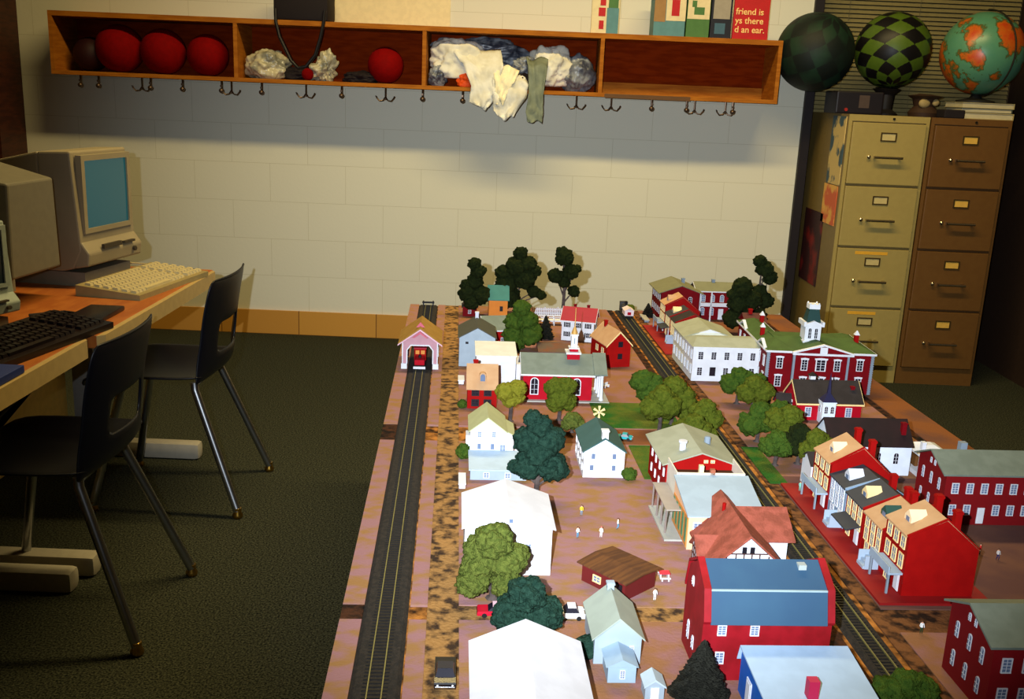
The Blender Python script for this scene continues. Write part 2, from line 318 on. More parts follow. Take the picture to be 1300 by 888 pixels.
# ------------------------------------------------------------------ filing cabinets
def cabinet(label, x, mbody, mface, strips, darkh=False):
    W, D, H = .386, .62, 1.322
    o = thing('filing_cabinet', label, 'filing cabinet', (x+W/2, 4.9, 0), 0, 'four drawer filing cabinets')
    MB().box(-W/2, W/2, .008, D, 0, H).build('body', mbody, o)
    MB().box(-W/2, -W/2+.016, 0, .008, 0, H).box(W/2-.016, W/2, 0, .008, 0, H).box(-W/2+.016, W/2-.016, 0, .008, H-.03, H).box(-W/2+.016, W/2-.016, 0, .008, 0, .085).build('front_frame', mface, o)
    MB().lathe([(.006, 0), (.006, .004)], n=10).build('lock', mat('dark_metal', (50, 44, 36), metal=.7, rough=.4), o, loc=(.02, -.001, H-.015)).rotation_euler = (PI/2, 0, 0)
    chrome = mat('cab_chrome', (190, 180, 160), metal=1, rough=.25); hold = mat('holder_metal', (84, 66, 34), metal=.6, rough=.4)
    zs = [.09, .392, .694, .996]
    for i, z in enumerate(zs):
        dr = MB().bbox(-W/2+.018, W/2-.018, -.014, .008, z, z+.29, .003).build('drawer', mface, o)
        hz = z+.13
        MB().tube([(-.065, -.045, hz), (.07, -.045, hz)], .0065, 8).build('handle', chrome, dr, True)
        MB().box(-.062, -.052, -.045, -.014, hz-.006, hz+.006).box(.057, .067, -.045, -.014, hz-.006, hz+.006).build('handle_bracket', chrome, dr)
        MB().lathe([(.006, 0), (.009, .012), (.004, .016)], n=10).build('thumb_latch', chrome, dr, True, loc=(-.085, -.014, hz)).rotation_euler = (PI/2, 0, 0)
        lz = z+.205
        MB().box(-.038, .038, -.018, -.0135, lz, lz+.006).box(-.038, .038, -.018, -.0135, lz+.036, lz+.042).box(-.038, -.032, -.018, -.0135, lz+.006, lz+.036).box(.032, .038, -.018, -.0135, lz+.006, lz+.036).build('label_holder', hold, dr)
        MB().box(-.032, .032, -.0155, -.0138, lz+.006, lz+.036).build('label_card', mat('card_yellow', (214, 168, 70)) if darkh else mat('card_cream', (190, 170, 110)), dr)
        if i in strips: MB().box(-.09, .07 if i else .05, -.0152, -.0138, z+.262, z+.277).build('tape_strip', mat('tape_yellow', (216, 158, 40)), dr)
    return o
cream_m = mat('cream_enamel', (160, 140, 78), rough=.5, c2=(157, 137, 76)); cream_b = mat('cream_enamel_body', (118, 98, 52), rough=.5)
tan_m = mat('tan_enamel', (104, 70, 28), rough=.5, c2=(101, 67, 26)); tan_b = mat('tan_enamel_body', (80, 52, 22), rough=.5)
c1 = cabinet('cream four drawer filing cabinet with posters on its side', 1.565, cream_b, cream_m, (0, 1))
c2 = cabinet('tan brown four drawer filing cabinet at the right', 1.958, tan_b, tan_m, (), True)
postm = mat('poster_collage', (60, 84, 96), c2=(206, 178, 110), scale=11, lo=.45, hi=.52, detail=5); 
tag(MB().box(1.561, 1.5645, 4.93, 5.14, .98, 1.31).build('poster', postm), 'blue and cream picture poster on the cabinet side', 'poster')
tag(MB().box(1.561, 1.5645, 4.94, 5.16, .78, .975).build('poster', mat('poster_orange', (206, 96, 54), c2=(226, 170, 80), scale=10, lo=.45, hi=.55)), 'orange and red poster below the blue one', 'poster')
tag(MB().box(1.561, 1.5645, 5.12, 5.44, .44, .82).build('poster', mat('poster_maroon', (46, 14, 20), c2=(120, 24, 22), scale=7, lo=.5, hi=.65)), 'dark maroon poster low on the cabinet side', 'poster')
CT = 1.322
# things on the cabinets
def uvball(name, label, r, loc, tilt, m1, m2, kx, ky, rot=(0, 0, 0)):
    b = MB(); nu, nv = 360, 180; vs = []; 
    for j in range(nv+1):
        th = PI*j/nv
        for i in range(nu): ph = 2*PI*i/nu; vs.append((r*math.sin(th)*math.cos(ph), r*math.sin(th)*math.sin(ph), -r*math.cos(th)))
    b.v = vs
    for j in range(nv):
        for i in range(nu):
            b.f.append((j*nu+i, j*nu+(i+1) % nu, (j+1)*nu+(i+1) % nu, (j+1)*nu+i))
            p = (i+.5)/nu*kx; q = (j+.5)/nv*ky
            b.mi.append(int(math.floor(p+q)+math.floor(p-q)) % 2)
    me = bpy.data.meshes.new(name); me.from_pydata(b.v, [], b.f); me.materials.append(m1); me.materials.append(m2)
    me.polygons.foreach_set('material_index', b.mi); me.polygons.foreach_set('use_smooth', [True]*len(b.f)); me.update()
    o = link(name, me, None, loc); o.rotation_euler = rot; return tag(o, label, 'ball', 'big balls on the filing cabinets')
uvball('checkered_ball', 'big black and green diamond checkered ball between dark ball and globe', .183, (1.834, 5.2, CT+.132+.183), 0, mat('ball_green', (70, 92, 22), rough=.45, spec=.3), mat('ball_black', (14, 12, 12), rough=.45, spec=.3), 8, 7, (-.35, .12, .2))
uvball('patterned_ball', 'big very dark green ball above the left end of the cabinets', .19, (1.446, 5.19, CT+.1+.19), 0, mat('ball_darkgreen', (20, 46, 30), rough=.6, c2=(14, 26, 20), scale=8), mat('ball_darkgreen2', (10, 20, 16), rough=.6), 9, 5, (.5, .2, .1))
st = thing('radio_box', 'black box-shaped radio on the cream cabinet under the dark ball', 'radio', (1.66, 5.12, CT))
MB().bbox(-.13, .10, -.1, .1, 0, .108, .008).build('case', mat('black_case', (20, 14, 18), rough=.5), st)
MB().box(-.02, .03, -.103, -.099, .03, .09).build('dial', mat('dial_grey', (70, 56, 48)), st)
MB().lathe([(.008, 0), (.008, .006)], n=10).build('button', mat('button_red', (150, 30, 20)), st, loc=(-.08, -.1, .02)).rotation_euler = (PI/2, 0, 0)
tr = thing('ball_stand', 'small dark figurine stand with a pale face under the checkered ball', 'stand', (1.99, 5.1, CT))
MB().lathe([(.07, 0), (.075, .02), (.05, .05), (.06, .085), (.085, .1), (.07, .11), (.0, .1)], n=20).build('stand_body', mat('stand_brown', (52, 34, 22), rough=.6), tr, True)
MB().ball((-.02, -.05, .065), .028, 3, (1, .5, .8)).ball((.035, -.05, .07), .018, 2, (1, .6, 1)).build('pale_face', mat('pale_horn', (150, 130, 84)), tr, True)
tag(MB().lathe([(.06, 0), (.062, .01), (.035, .03), (.04, .1), (.07, .128), (.062, .135), (0, .12)], n=20).build('ball_cup', mat('stand_dark', (22, 18, 16)), None, True, loc=(1.83, 5.2, CT)), 'dark cup stand holding the checkered ball', 'stand')
# books
bz = CT
for i, (wd, dp, hh, c, lab) in enumerate(((.27, .2, .03, (176, 156, 100), 'thick cream book at the bottom under the globe'), (.25, .19, .022, (60, 66, 60), 'dark green book in the middle under the globe'), (.26, .19, .026, (170, 156, 110), 'pale book on top of the pile under the globe'))):
    b = thing('book', lab, 'book', (2.26, 5.1, bz), .05*(i-1), 'books stacked under the globe')
    MB().box(-wd/2, wd/2, -dp/2, dp/2, 0, .003).box(-wd/2, wd/2, -dp/2, dp/2, hh-.003, hh).box(wd/2-.003, wd/2, -dp/2, dp/2, .003, hh-.003).build('cover', mat('cover%d' % i, c), b)
    MB().box(-wd/2+.004, wd/2-.004, -dp/2+.004, dp/2-.004, .0032, hh-.0032).build('pages', mat('pages', (190, 178, 140)), b)
    bz += hh
tag(MB().bbox(-.05, .05, -.05, .05, 0, .04, .006).build('stapler_box', dark, None, loc=(2.08, 4.99, CT)), 'small black box beside the book pile', 'box')
gl = thing('globe', 'large world globe with orange land and teal sea on the book pile', 'globe', (2.245, 5.12, bz))
g = bpy.data.materials.new('globe_map'); g.use_nodes = True; nt = g.node_tree; b = nt.nodes['Principled BSDF']; b.inputs['Roughness'].default_value = .35
tc = nt.nodes.new('ShaderNodeTexCoord'); n1 = nt.nodes.new('ShaderNodeTexNoise'); n1.inputs['Scale'].default_value = 6.5; n1.inputs['Detail'].default_value = 6; n1.inputs['Roughness'].default_value = .6
r = nt.nodes.new('ShaderNodeValToRGB'); e = r.color_ramp.elements; e[0].position = .0; e[0].color = rgb(60, 128, 110); e[1].position = .47; e[1].color = rgb(84, 140, 108)
for p, c in ((.49, (60, 84, 40)), (.54, (196, 96, 24)), (.62, (190, 60, 20)), (.7, (200, 140, 50))): q = r.color_ramp.elements.new(p); q.color = rgb(*c)
nt.links.new(tc.outputs['Object'], n1.inputs['Vector']); nt.links.new(n1.outputs['Fac'], r.inputs[0]); nt.links.new(r.outputs[0], b.inputs['Base Color'])
GZ = .235
MB().ball((0, 0, 0), .195, 5).build('sphere', g, gl, 'all', loc=(0, 0, GZ))
MB().lathe([(.09, 0), (.09, .01), (.03, .022), (.02, .04), (.03, .046)], n=24).build('base', mat('globe_base', (26, 24, 20)), gl, True)
arc = [(.205*math.sin(a)*.35, -.205*math.sin(a)*.94, GZ+.205*math.cos(a)) for a in [PI*i/24 for i in range(25)]]
MB().tube(arc, .004, 6).build('meridian_ring', mat('ring_metal', (40, 36, 26), metal=.5), gl, True)
# ------------------------------------------------------------------ computer desks
EDGE = -1.06
topm = mat('desk_laminate', (166, 96, 40), c2=(154, 84, 34), scale=12, stretch=(4, 1, 1), rough=.4); edgem = mat('desk_edge', (170, 144, 92), rough=.5); steel = mat('desk_steel', (138, 136, 132), rough=.45)
def desk(label, y0, y1, ex):
    o = thing('computer_desk', label, 'desk', (ex-.4, (y0+y1)/2, 0), 0, 'computer desks along the left'); h = (y1-y0)/2
    MB().bbox(-.4, .385, -h+.005, h-.005, .664, .7, .004).build('tabletop', topm, o)
    pts = [(.385, -h), (.40, -h+.02), (.40, h-.035), (.372, h), (-.4, h), (-.4, h-.004), (.37, h-.004), (.384, h-.04), (.384, -h)]
    MB().prism(pts, 'z', .652, .699).build('edge_band', edgem, o)
    for s in (-1, 1):
        y = s*(h-.045)
        lg = MB().box(-.12, -.04, y-.02, y+.02, .06, .63).build('leg', steel, o)
        MB().bbox(-.42, .33, y-.03, y+.03, .0, .062, .018).build('foot', mat('foot_grey', (168, 160, 142), rough=.5), lg, True)
        MB().box(-.36, .3, y-.02, y+.02, .63, .664).build('top_bracket', steel, lg)
        MB().hexa([(-.04, y-.012, .32), (-.04, y+.012, .32), (-.04, y+.012, .27), (-.04, y-.012, .27)], [(.27, y-.012, .63), (.27, y+.012, .63), (.22, y+.012, .63), (.22, y-.012, .63)]).build('strut', steel, lg)
    MB().box(-.135, -.12, -h+.12, h-.12, .12, .46).build('modesty_panel', mat('panel_yellow', (226, 186, 90)), o)
    MB().box(-.25, -.15, -h+.12, h-.12, .6, .65).build('cable_tray', steel, o)
    return o
desk('orange laminate computer desk farther from camera holding the beige keyboard', 2.492, 3.50, EDGE)
desk('orange laminate computer desk nearer the camera holding the black keyboard', 1.44, 2.485, EDGE-.022)

beige = mat('beige_plastic', (138, 126, 100), rough=.5, scale=8); beige2 = mat('grey_beige_plastic', (120, 114, 98), rough=.5)
scr = bpy.data.materials.new('screen_glow'); scr.use_nodes = True; nt = scr.node_tree; b = nt.nodes['Principled BSDF']
b.inputs['Base Color'].default_value = rgb(14, 40, 44); b.inputs['Roughness'].default_value = .15
b.inputs['Emission Color'].default_value = rgb(20, 118, 126); b.inputs['Emission Strength'].default_value = .28
def computer(label, loc, rz, tilt=0, screen=scr, body=beige, blank=False):
    """all-in-one; front faces local -y"""
    o = thing('desktop_computer', label, 'computer', loc, rz, 'all-in-one computers on the desks')
    W, H, D = .31, .405, .40
    MB().prism([(-.13, -.02), (.13, -.02), (.14, .24), (-.14, .24)], 'z', 0, .045).build('pedestal', beige2, o)
    b = MB(); f = [(-W/2, -.02), (W/2, -.02)]
    b.prism([(-.06, .05), (.12, .045), (.12, H), (-.02, H)] and [(-.03, .10), (.0, .04), (.04, .03), (.10, .03), (.10, H-.005), (-.01, H)], 'x', -W/2, W/2)
    b.hexa([(-W/2, .10, .035), (W/2, .10, .035), (W/2-.03, D, .07), (-W/2+.03, D, .07)], [(-W/2, .10, H-.005), (W/2, .10, H-.005), (W/2-.04, D, H-.07), (-W/2+.04, D, H-.07)])
    b.prism([(.0, .04), (-.05, .05), (-.055, .09), (-.03, .125), (0, .13)], 'x', -W/2+.002, W/2-.002)
    body_o = b.build('housing', body, o, loc=(0, 0, .02))
    bv = body_o.modifiers.new('b', 'BEVEL'); bv.width = .006; bv.segments = 2; bv.limit_method = 'ANGLE'
    y = -.035
    fr = MB().box(-.135, .135, y, y+.02, .15, .165).box(-.135, .135, y, y+.02, .375, .392).box(-.135, -.118, y, y+.02, .165, .375).box(.118, .135, y, y+.02, .165, .375).build('screen_bezel', body, o, loc=(0, 0, .02))
    g = MB(); nx, nz = 12, 10; vs = []; fs = []
    for j in range(nz+1):
        for i in range(nx+1):
            u = i/nx*2-1; v = j/nz*2-1; vs.append((u*.118, y+.004+.002*(u*u+v*v)*.5, .27+v*.105))
    for j in range(nz):
        for i in range(nx): a = j*(nx+1)+i; fs.append((a, a+1, a+nx+2, a+nx+1))
    g._add(vs, fs); g.build('screen', screen, o, 'all', loc=(0, 0, .02))
    MB().box(-.08, .02, -.062, -.052, .098, .112).build('disc_slot', mat('slot_dark', (60, 52, 40)), o, loc=(0, 0, .02))
    MB().box(.04, .1, -.062, -.05, .10, .107).build('floppy_slot', mat('slot_dark', (60, 52, 40)), o, loc=(0, 0, .02))
    MB().lathe([(.008, 0), (.008, .008)], n=10).build('button', mat('slot_dark', (60, 52, 40)), o, loc=(.1, -.055, .095)).rotation_euler = (PI/2, 0, 0)
    m = MB()
    for s in (-1, 1):
        for k in range(8):
            z = .10+k*.012; ya, yb = .20, .34; xa = (W/2-.001-(ya-.1)*.1)*s; xb = (W/2-.001-(yb-.1)*.1)*s; t = .0025*s
            m.hexa([(xa-t, ya, z), (xa+t, ya, z), (xb+t, yb, z), (xb-t, yb, z)], [(xa-t, ya, z+.004), (xa+t, ya, z+.004), (xb+t, yb, z+.004), (xb-t, yb, z+.004)])
    m.build('vent_slots', mat('vent_shadow', (96, 88, 70)), o, loc=(0, 0, .02))
    o.rotation_euler = (tilt, 0, rz) if not tilt else (0, 0, rz)
    return o
# the local -y face turned to look along +x and a little towards the camera
computer('beige all-in-one computer with glowing teal screen at far end of desk', (-1.36, 3.235, .7), math.radians(80))
off_scr = mat('screen_off', (34, 48, 56), rough=.15, spec=.6)
computer('beige computer turned away behind the glowing screen, side vents showing', (-1.785, 2.88, .7), math.radians(-95), screen=off_scr, body=mat('greige_plastic', (104, 98, 82), rough=.5))
pc = computer('pale grey computer with dark screen at the left picture edge', (-1.375, 2.44, .7), math.radians(72), screen=off_scr, body=mat('cool_grey_plastic', (140, 150, 140), rough=.45)); pc.scale = (.84, .84, .66)
def keyboard(label, loc, rz, m, mk, Wk=.47, Dk=.185):
    o = thing('keyboard', label, 'keyboard', loc, rz); KP = (Wk-.022)/21
    MB().prism([(-Dk/2, 0), (Dk/2, 0), (Dk/2, .034), (-Dk/2, .016)], 'x', -Wk/2, Wk/2).build('case', m, o)
    k = MB(); 
    for r_ in range(6):
        yy = -Dk/2+.018+r_*(Dk-.03)/6; zz = .017+(yy+Dk/2)/Dk*.018
        for c in range(21):
            if c in (15,): continue
            if r_ == 0 and 3 <= c <= 10:
                if c == 3: k.box(-Wk/2+.014+c*KP, -Wk/2+.014+11*KP-.003, yy, yy+.018, zz-.004, zz+.007)
                continue
            x = -Wk/2+.014+c*KP; k.hexa([(x, yy, zz-.004), (x+KP-.002, yy, zz-.004), (x+KP-.002, yy+.021, zz-.002), (x, yy+.021, zz-.002)], [(x+.002, yy+.003, zz+.007), (x+KP-.0045, yy+.003, zz+.007), (x+KP-.0045, yy+.018, zz+.008), (x+.002, yy+.018, zz+.008)])
    k.build('keys', mk, o)
    return o
kb = mat('key_cream', (188, 172, 126), rough=.5); keyboard('cream keyboard lying at the desk edge before the glowing screen', (-1.195, 3.17, .7), math.radians(81), mat('keyboard_beige', (140, 124, 82), rough=.5), kb, .45, .21)
keyboard('black keyboard lying before the grey computer near the left edge', (-1.20, 2.37, .7), math.radians(80), mat('black_plastic', (24, 14, 14), rough=.3), mat('black_keys', (18, 10, 12), rough=.3))
tag(MB().bbox(-.09, .09, -.02, .02, 0, .012, .003).build('wrist_rest', mat('black_rubber', (24, 20, 20)), None, loc=(-1.19, 3.42, .7)), 'black pad behind the cream keyboard at the far desk corner', 'pad')
m = MB(); pts = [(-1.33, 2.66, .706), (-1.26, 2.72, .706), (-1.2, 2.70, .706), (-1.13, 2.64, .706), (-1.15, 2.58, .706), (-1.22, 2.62, .706), (-1.3, 2.7, .706)]
tag(m.tube(pts, .005, 8).build('cable', mat('black_cable', (14, 10, 12)), None, True), 'black cable coiled on the desk beside the black keyboard', 'cable')
tag(MB().bbox(-.05, .05, -.1, .1, 0, .014, .005).build('hand_rest', mat('black_plastic', (24, 14, 14), rough=.3), None, True, loc=(-1.17, 2.70, .7)), 'black plastic tray between the two keyboards', 'tray')
tag(MB().bbox(-.04, .04, -.13, .13, 0, .012, .002).build('paper_strip', mat('paper', (150, 132, 92)), None, loc=(-1.30, 2.33, .7)), 'narrow cream card behind the black keyboard', 'card')
tag(MB().bbox(-.035, .035, -.12, .12, 0, .018, .002).build('blue_binder', mat('binder_blue', (30, 46, 110)), None, loc=(-1.125, 2.02, .7)), 'blue folder on the near desk at the left picture edge', 'folder')
m = MB(); m.tube([(-1.22, 3.34, .712), (-1.3, 3.5, .709), (-1.4, 3.52, .709)], .003, 6)
tag(m.build('cable', kb, None, True), 'thin cream cord at the far desk corner', 'cord')

# ------------------------------------------------------------------ chairs
navy = mat('navy_plastic', (8, 9, 18), rough=.42, spec=.35); chrome = mat('chair_chrome', (170, 172, 176), metal=1, rough=.3); glide = mat('brass_glide', (176, 138, 60), metal=1, rough=.3)
def chair(label, loc, rz):
    """forward is local -y... the back stands at +y"""
    o = thing('school_chair', label, 'chair', loc, rz, 'navy plastic school chairs at the desks')
    def sheet(name, rows, nx=12, hole=None):
        bm = bmesh.new(); g = []
        for (y, z, hw, curl) in rows:
            g.append([bm.verts.new((-hw+2*hw*i/nx, y-curl*((2*i/nx-1)**2) * (1 if name == 'backrest' else 0), z+(curl*((2*i/nx-1)**2) if name == 'seat' else 0))) for i in range(nx+1)])
        for j in range(len(rows)-1):
            for i in range(nx):
                if hole and hole[0] <= j < hole[1] and hole[2] <= i < hole[3]: continue
                bm.faces.new((g[j][i], g[j][i+1], g[j+1][i+1], g[j+1][i]))
        me = bpy.data.meshes.new(name); bmesh.ops.recalc_face_normals(bm, faces=bm.faces); bm.to_mesh(me); bm.free(); me.materials.append(navy)
        me.polygons.foreach_set('use_smooth', [True]*len(me.polygons))
        ob = link(name, me, o); s = ob.modifiers.new('thick', 'SOLIDIFY'); s.thickness = .009; s.offset = 0
        s = ob.modifiers.new('sub', 'SUBSURF'); s.levels = 1; s.render_levels = 1; return ob
    sheet('seat', [(-.23, .405, .17, 0), (-.225, .43, .195, .004), (-.18, .44, .21, .012), (-.1, .436, .215, .02), (0, .43, .215, .025), (.1, .428, .21, .028), (.15, .432, .20, .03)])
    sheet('backrest', [(.135, .434, .20, .0), (.165, .445, .20, .03), (.18, .48, .195, .045), (.184, .52, .19, .045), (.188, .56, .188, .04), (.193, .61, .188, .04), (.199, .66, .19, .036), (.205, .71, .192, .03), (.21, .745, .188, .026), (.213, .762, .172, .022), (.218, .757, .166, .022)], hole=(3, 5, 3, 9))
    for sx in (-1, 1):
        for top, foot in (((sx*.13, -.12, .425), (sx*.2, -.21, .022)), ((sx*.135, .11, .425), (sx*.205, .255, .022))):
            lg = MB().tube([top, (top[0]*1.02, top[1]*1.02, .40), foot], .0128, 12).build('leg', chrome, o, True)
            MB().lathe([(.0135, 0), (.0165, .004), (.0165, .012), (.012, .02), (.0125, .034)], (foot[0], foot[1], 0), 12).build('glide', glide, lg, True)
    MB().tube([(-.13, -.12, .415), (.13, -.12, .415)], .009, 8).tube([(-.135, .11, .415), (.135, .11, .415)], .009, 8).build('under_frame', chrome, o, True)
    return o
chair('navy plastic school chair with chrome legs, farther from the camera', (-1.11, 3.15, 0), -PI/2)
chair('navy plastic school chair with chrome legs, nearer at lower left', (-1.13, 2.345, 0), -PI/2)
# ------------------------------------------------------------------ the model railway layout
T = .65; PH = math.atan2(.0625, .998)
ORG = Vector((-.208, 1.045, T)); UU = Vector((.998, .0625, 0)); VV = Vector((-.0625, .998, 0))
def LW(u, v, z=0): p = ORG + UU*u + VV*v; return (p.x, p.y, p.z+z)
lay = thing('layout_table', 'long model railway layout table covered with pink and brown scenery', 'table', (ORG.x, ORG.y, 0), PH)
MB().box(0, 1.27, -.36, 2.245, T-.03, T-.004).build('tabletop', mat('layout_gravel', (44, 26, 14), c2=(178, 116, 52), scale=42, lo=.36, hi=.62, bump=.5, bscale=160, rough=.9, detail=6, spec=.1), lay)
MB().box(.02, 1.25, -.34, -.3, T-.11, T-.03).box(.02, 1.25, 2.18, 2.22, T-.11, T-.03).box(.02, .06, -.3, 2.18, T-.11, T-.03).box(1.21, 1.25, -.3, 2.18, T-.11, T-.03).build('apron', mat('pine', (150, 110, 60)), lay)
for x, y in ((.06, -.28), (1.17, -.28), (.06, .95), (1.17, .95), (.06, 2.12), (1.17, 2.12)): MB().box(x, x+.045, y, y+.045, 0, T-.03).build('leg', mat('pine', (150, 110, 60)), lay)
pink = mat('pink_ground', (144, 106, 108), c2=(142, 106, 66), scale=26, stretch=(1, 1.6, 1), lo=.42, hi=.62, rough=.9, bump=.15, bscale=200, detail=5, spec=.1)
tanp = mat('tan_ground', (136, 96, 66), c2=(138, 98, 94), scale=26, lo=.42, hi=.6, rough=.9, bump=.2, bscale=200, detail=6, spec=.1)
orange = mat('orange_ground', (124, 76, 42), c2=(104, 68, 52), scale=9, lo=.45, hi=.6, rough=.9, bump=.2, bscale=200, detail=5, spec=.1)
dusk = mat('dusky_ground', (90, 62, 60), c2=(104, 72, 62), scale=10, rough=.9, spec=.1)
road = mat('road_gravel', (150, 112, 66), c2=(56, 42, 32), scale=55, lo=.44, hi=.62, bump=.4, bscale=200, rough=.95, detail=5, spec=.1)
broad = mat('brown_gravel', (116, 76, 44), c2=(40, 28, 20), scale=55, lo=.42, hi=.62, bump=.4, bscale=200, rough=.95, detail=5, spec=.1)
darkroad = mat('ballast_dark', (70, 42, 26), c2=(26, 20, 16), scale=50, lo=.42, hi=.6, bump=.4, bscale=250, rough=.95, spec=.1)
def panel(u0, u1, v0, v1, m, z0=T-.004, z1=T, name='ground_panel'):
    return MB().box(u0, u1, v0, v1, z0, z1).build(name, m, lay)
G1 = (.172, .213); G2 = (.893, .994)
for v0, v1, mm in ((-.36, G1[0], pink), (G1[1], G2[0], pink), (G2[1], 2.245, pink)):
    panel(.0, .030, v0, v1, mm); panel(.094, .118 if v0 < 1.5 else .112, v0, v1, mm)
panel(.118, .162, -.36, 2.245, road, T-.004, T-.0015, 'road')
panel(.162, .24, -.36, G1[0], pink); panel(.24, .655, -.36, G1[0], tanp)
panel(.162, .20, G1[1], G2[0], pink); panel(.2, .655, G1[1], G2[0], pink)
panel(.162, .20, G2[1], 2.245, tanp); panel(.20, .665, G2[1], 2.245, tanp)
panel(.162, .655, G1[0], G1[1], road, T-.004, T-.0015, 'road'); panel(.3, .66, G2[0], G2[1], orange, T-.004, T-.0015, 'road')
panel(.75, .772, -.36, 2.245, broad, T-.004, T-.0015, 'road'); panel(.655, .685, -.36, 2.245, darkroad, T-.004, T-.0018, 'verge')
panel(.772, 1.0, .73, 2.245, tanp); panel(.772, 1.20, -.1, .15, tanp); panel(.772, 1.20, .15, .215, broad, T-.004, T-.0015, 'road'); panel(.772, 1.27, .215, .73, dusk)
panel(1.0, 1.165, .73, 1.2, tanp); panel(1.0, 1.165, 1.2, 2.245, orange); panel(1.165, 1.187, .73, 2.245, darkroad, T-.004, T-.002, 'road'); panel(1.187, 1.27, .73, 2.245, orange); panel(1.20, 1.27, -.36, .215, dusk); panel(.772, 1.20, -.36, -.1, dusk)
grassm = mat('lawn', (44, 92, 34), c2=(96, 104, 38), scale=16, lo=.42, hi=.66, bump=.7, bscale=400, rough=.95, spec=.05)
for g in ((.47, .655, .998, 1.18), (.515, .56, .70, .885), (.755, .79, .69, .89)):
    panel(g[0], g[1], g[2], g[3], grassm, T, T+.0015, 'lawn_patch')
panel(.755, .79, .73, .89, grassm, T-.003, T, 'lawn_patch')

for g in (G1, G2): panel(0, .03, g[0], g[1], darkroad, T-.0045, T-.001, 'verge')
# tracks
def track(label, u, v0, v1, w):
    o = thing('railway_track', label, 'railway track', (ORG.x, ORG.y, 0), PH, None)
    MB().prism([(u-w, T-.004), (u+w, T-.004), (u+w*.82, T+.001), (u-w*.82, T+.001)], 'y', v0, v1).build('track_bed', mat('black_ballast', (30, 27, 24), c2=(44, 38, 32), scale=120, bump=.6, bscale=400, rough=.9), o)
    m = MB(); v = v0+.003
    while v < v1-.004: m.box(u-.0155, u+.0155, v, v+.003, T+.0008, T+.0022); v += .0078
    m.build('sleepers', mat('sleeper_black', (16, 14, 14), rough=.7), o)
    for s in (-1, 1): MB().box(u+s*.0088-.0007, u+s*.0088+.0007, v0, v1, T+.002, T+.0045).build('rail', mat('rail_brass', (118, 112, 66), metal=.3, rough=.55), o)
    return o
track('long straight model track along the left edge of the layout', .061, -.36, 2.235, .031)
track('model track running between the brick factory and the red row houses', .717, -.36, 2.235, .025)

# ---- building kit
WC = {}
white = mat('model_white', (206, 208, 214), rough=.6); dpane = mat('dark_pane', (24, 22, 34), rough=.25, spec=.5); bpane = mat('blue_pane', (96, 112, 140), rough=.25, spec=.5)
blackm = mat('shutter_black', (20, 18, 20)); greenm = mat('shutter_green', (20, 50, 44)); creamf = mat('frame_cream', (226, 200, 140)); slate = mat('slate', (46, 50, 58), rough=.7)
FR = {'w': (white, dpane), 'b': (white, bpane), 'k': (blackm, dpane), 'c': (creamf, bpane), 'a': (white, dpane), 'ab': (white, bpane), 'hd': (white, dpane), 'sh': (white, dpane), 'd': (white, white), 'n': (bpane, bpane)}
def winmesh(w, h, st):
    k = (round(w, 4), round(h, 4), st)
    if k in WC: return WC[k]
    fm, pm = FR[st]; t = max(.0008, w*.13); f = MB(); p = MB()
    def arch(hw, hh, n=10):  # outline with a semicircular head
        zc = hh-hw; return [(-hw, -hh), (hw, -hh)] + [(hw*math.cos(a), zc+hw*math.sin(a)) for a in [PI*i/n for i in range(n+1)]]
    if st in ('a', 'ab'):
        f.prism(arch(w/2+t, h/2+t), 'y', -.0009, .0005); p.prism(arch(w/2, h/2), 'y', -.0013, -.0008)
        f.box(-.00035, .00035, -.0018, -.0013, -h/2, h/2)
        for z in (-.2, .12): f.box(-w/2, w/2, -.0018, -.0013, z*h-.0003, z*h+.0003)
    elif st == 'd':
        f.box(-w/2-t, w/2+t, -.0014, .0005, -h/2, h/2+t); p.box(-w/2+t*.3, w/2-t*.3, -.002, -.0013, -h/2+t*.5, h/2-t*.4)
    else:
        f.box(-w/2-t, w/2+t, -.0016, .0004, h/2, h/2+t).box(-w/2-t, w/2+t, -.002, .0004, -h/2-t, -h/2).box(-w/2-t, -w/2, -.0016, .0004, -h/2, h/2).box(w/2, w/2+t, -.0016, .0004, -h/2, h/2)
        q = max(.0003, t*.22)
        f.box(-q, q, -.0013, .0, -h/2, h/2).box(-w/2, w/2, -.0013, 0, -q, q)
        if st in ('w', 'b', 'hd'): f.box(-w/2, w/2, -.0012, 0, h*.25-q*.7, h*.25+q*.7).box(-w/2, w/2, -.0012, 0, -h*.25-q*.7, -h*.25+q*.7)
        if st == 'hd': f.prism([(-w/2-t*1.9, h/2), (w/2+t*1.9, h/2), (w/2+t*2.2, h/2+t*2.2), (0, h/2+t*3), (-w/2-t*2.2, h/2+t*2.2)], 'y', -.0024, .0004)
        p.box(-w/2, w/2, -.0008, -.0001, -h/2, h/2)
        if st == 'sh': pass
    WC[k] = (f.mesh('window', fm), p.mesh('pane', pm)); return WC[k]
def window(root, face, a, z, w, h, st, W, D, name='window'):
    fme, pme = winmesh(w, h, st)
    loc, rz = {'f': ((a, 0, z), 0), 'b': ((a, D, z), PI), 'l': ((0, a, z), -PI/2), 'r': ((W, a, z), PI/2)}[face]
    o = link('door' if st == 'd' else name, fme, root, loc, rz); link('door_leaf' if st == 'd' else 'pane', pme, o)
    if st == 'sh':
        k = ('s', round(w, 4), round(h, 4))
        if k not in WC: WC[k] = MB().box(-w*1.05, -w*.62, -.0018, 0, -h/2, h/2).box(w*.62, w*1.05, -.0018, 0, -h/2, h/2).mesh('shutters', blackm)
        link('shutters', WC[k], o)
    return o
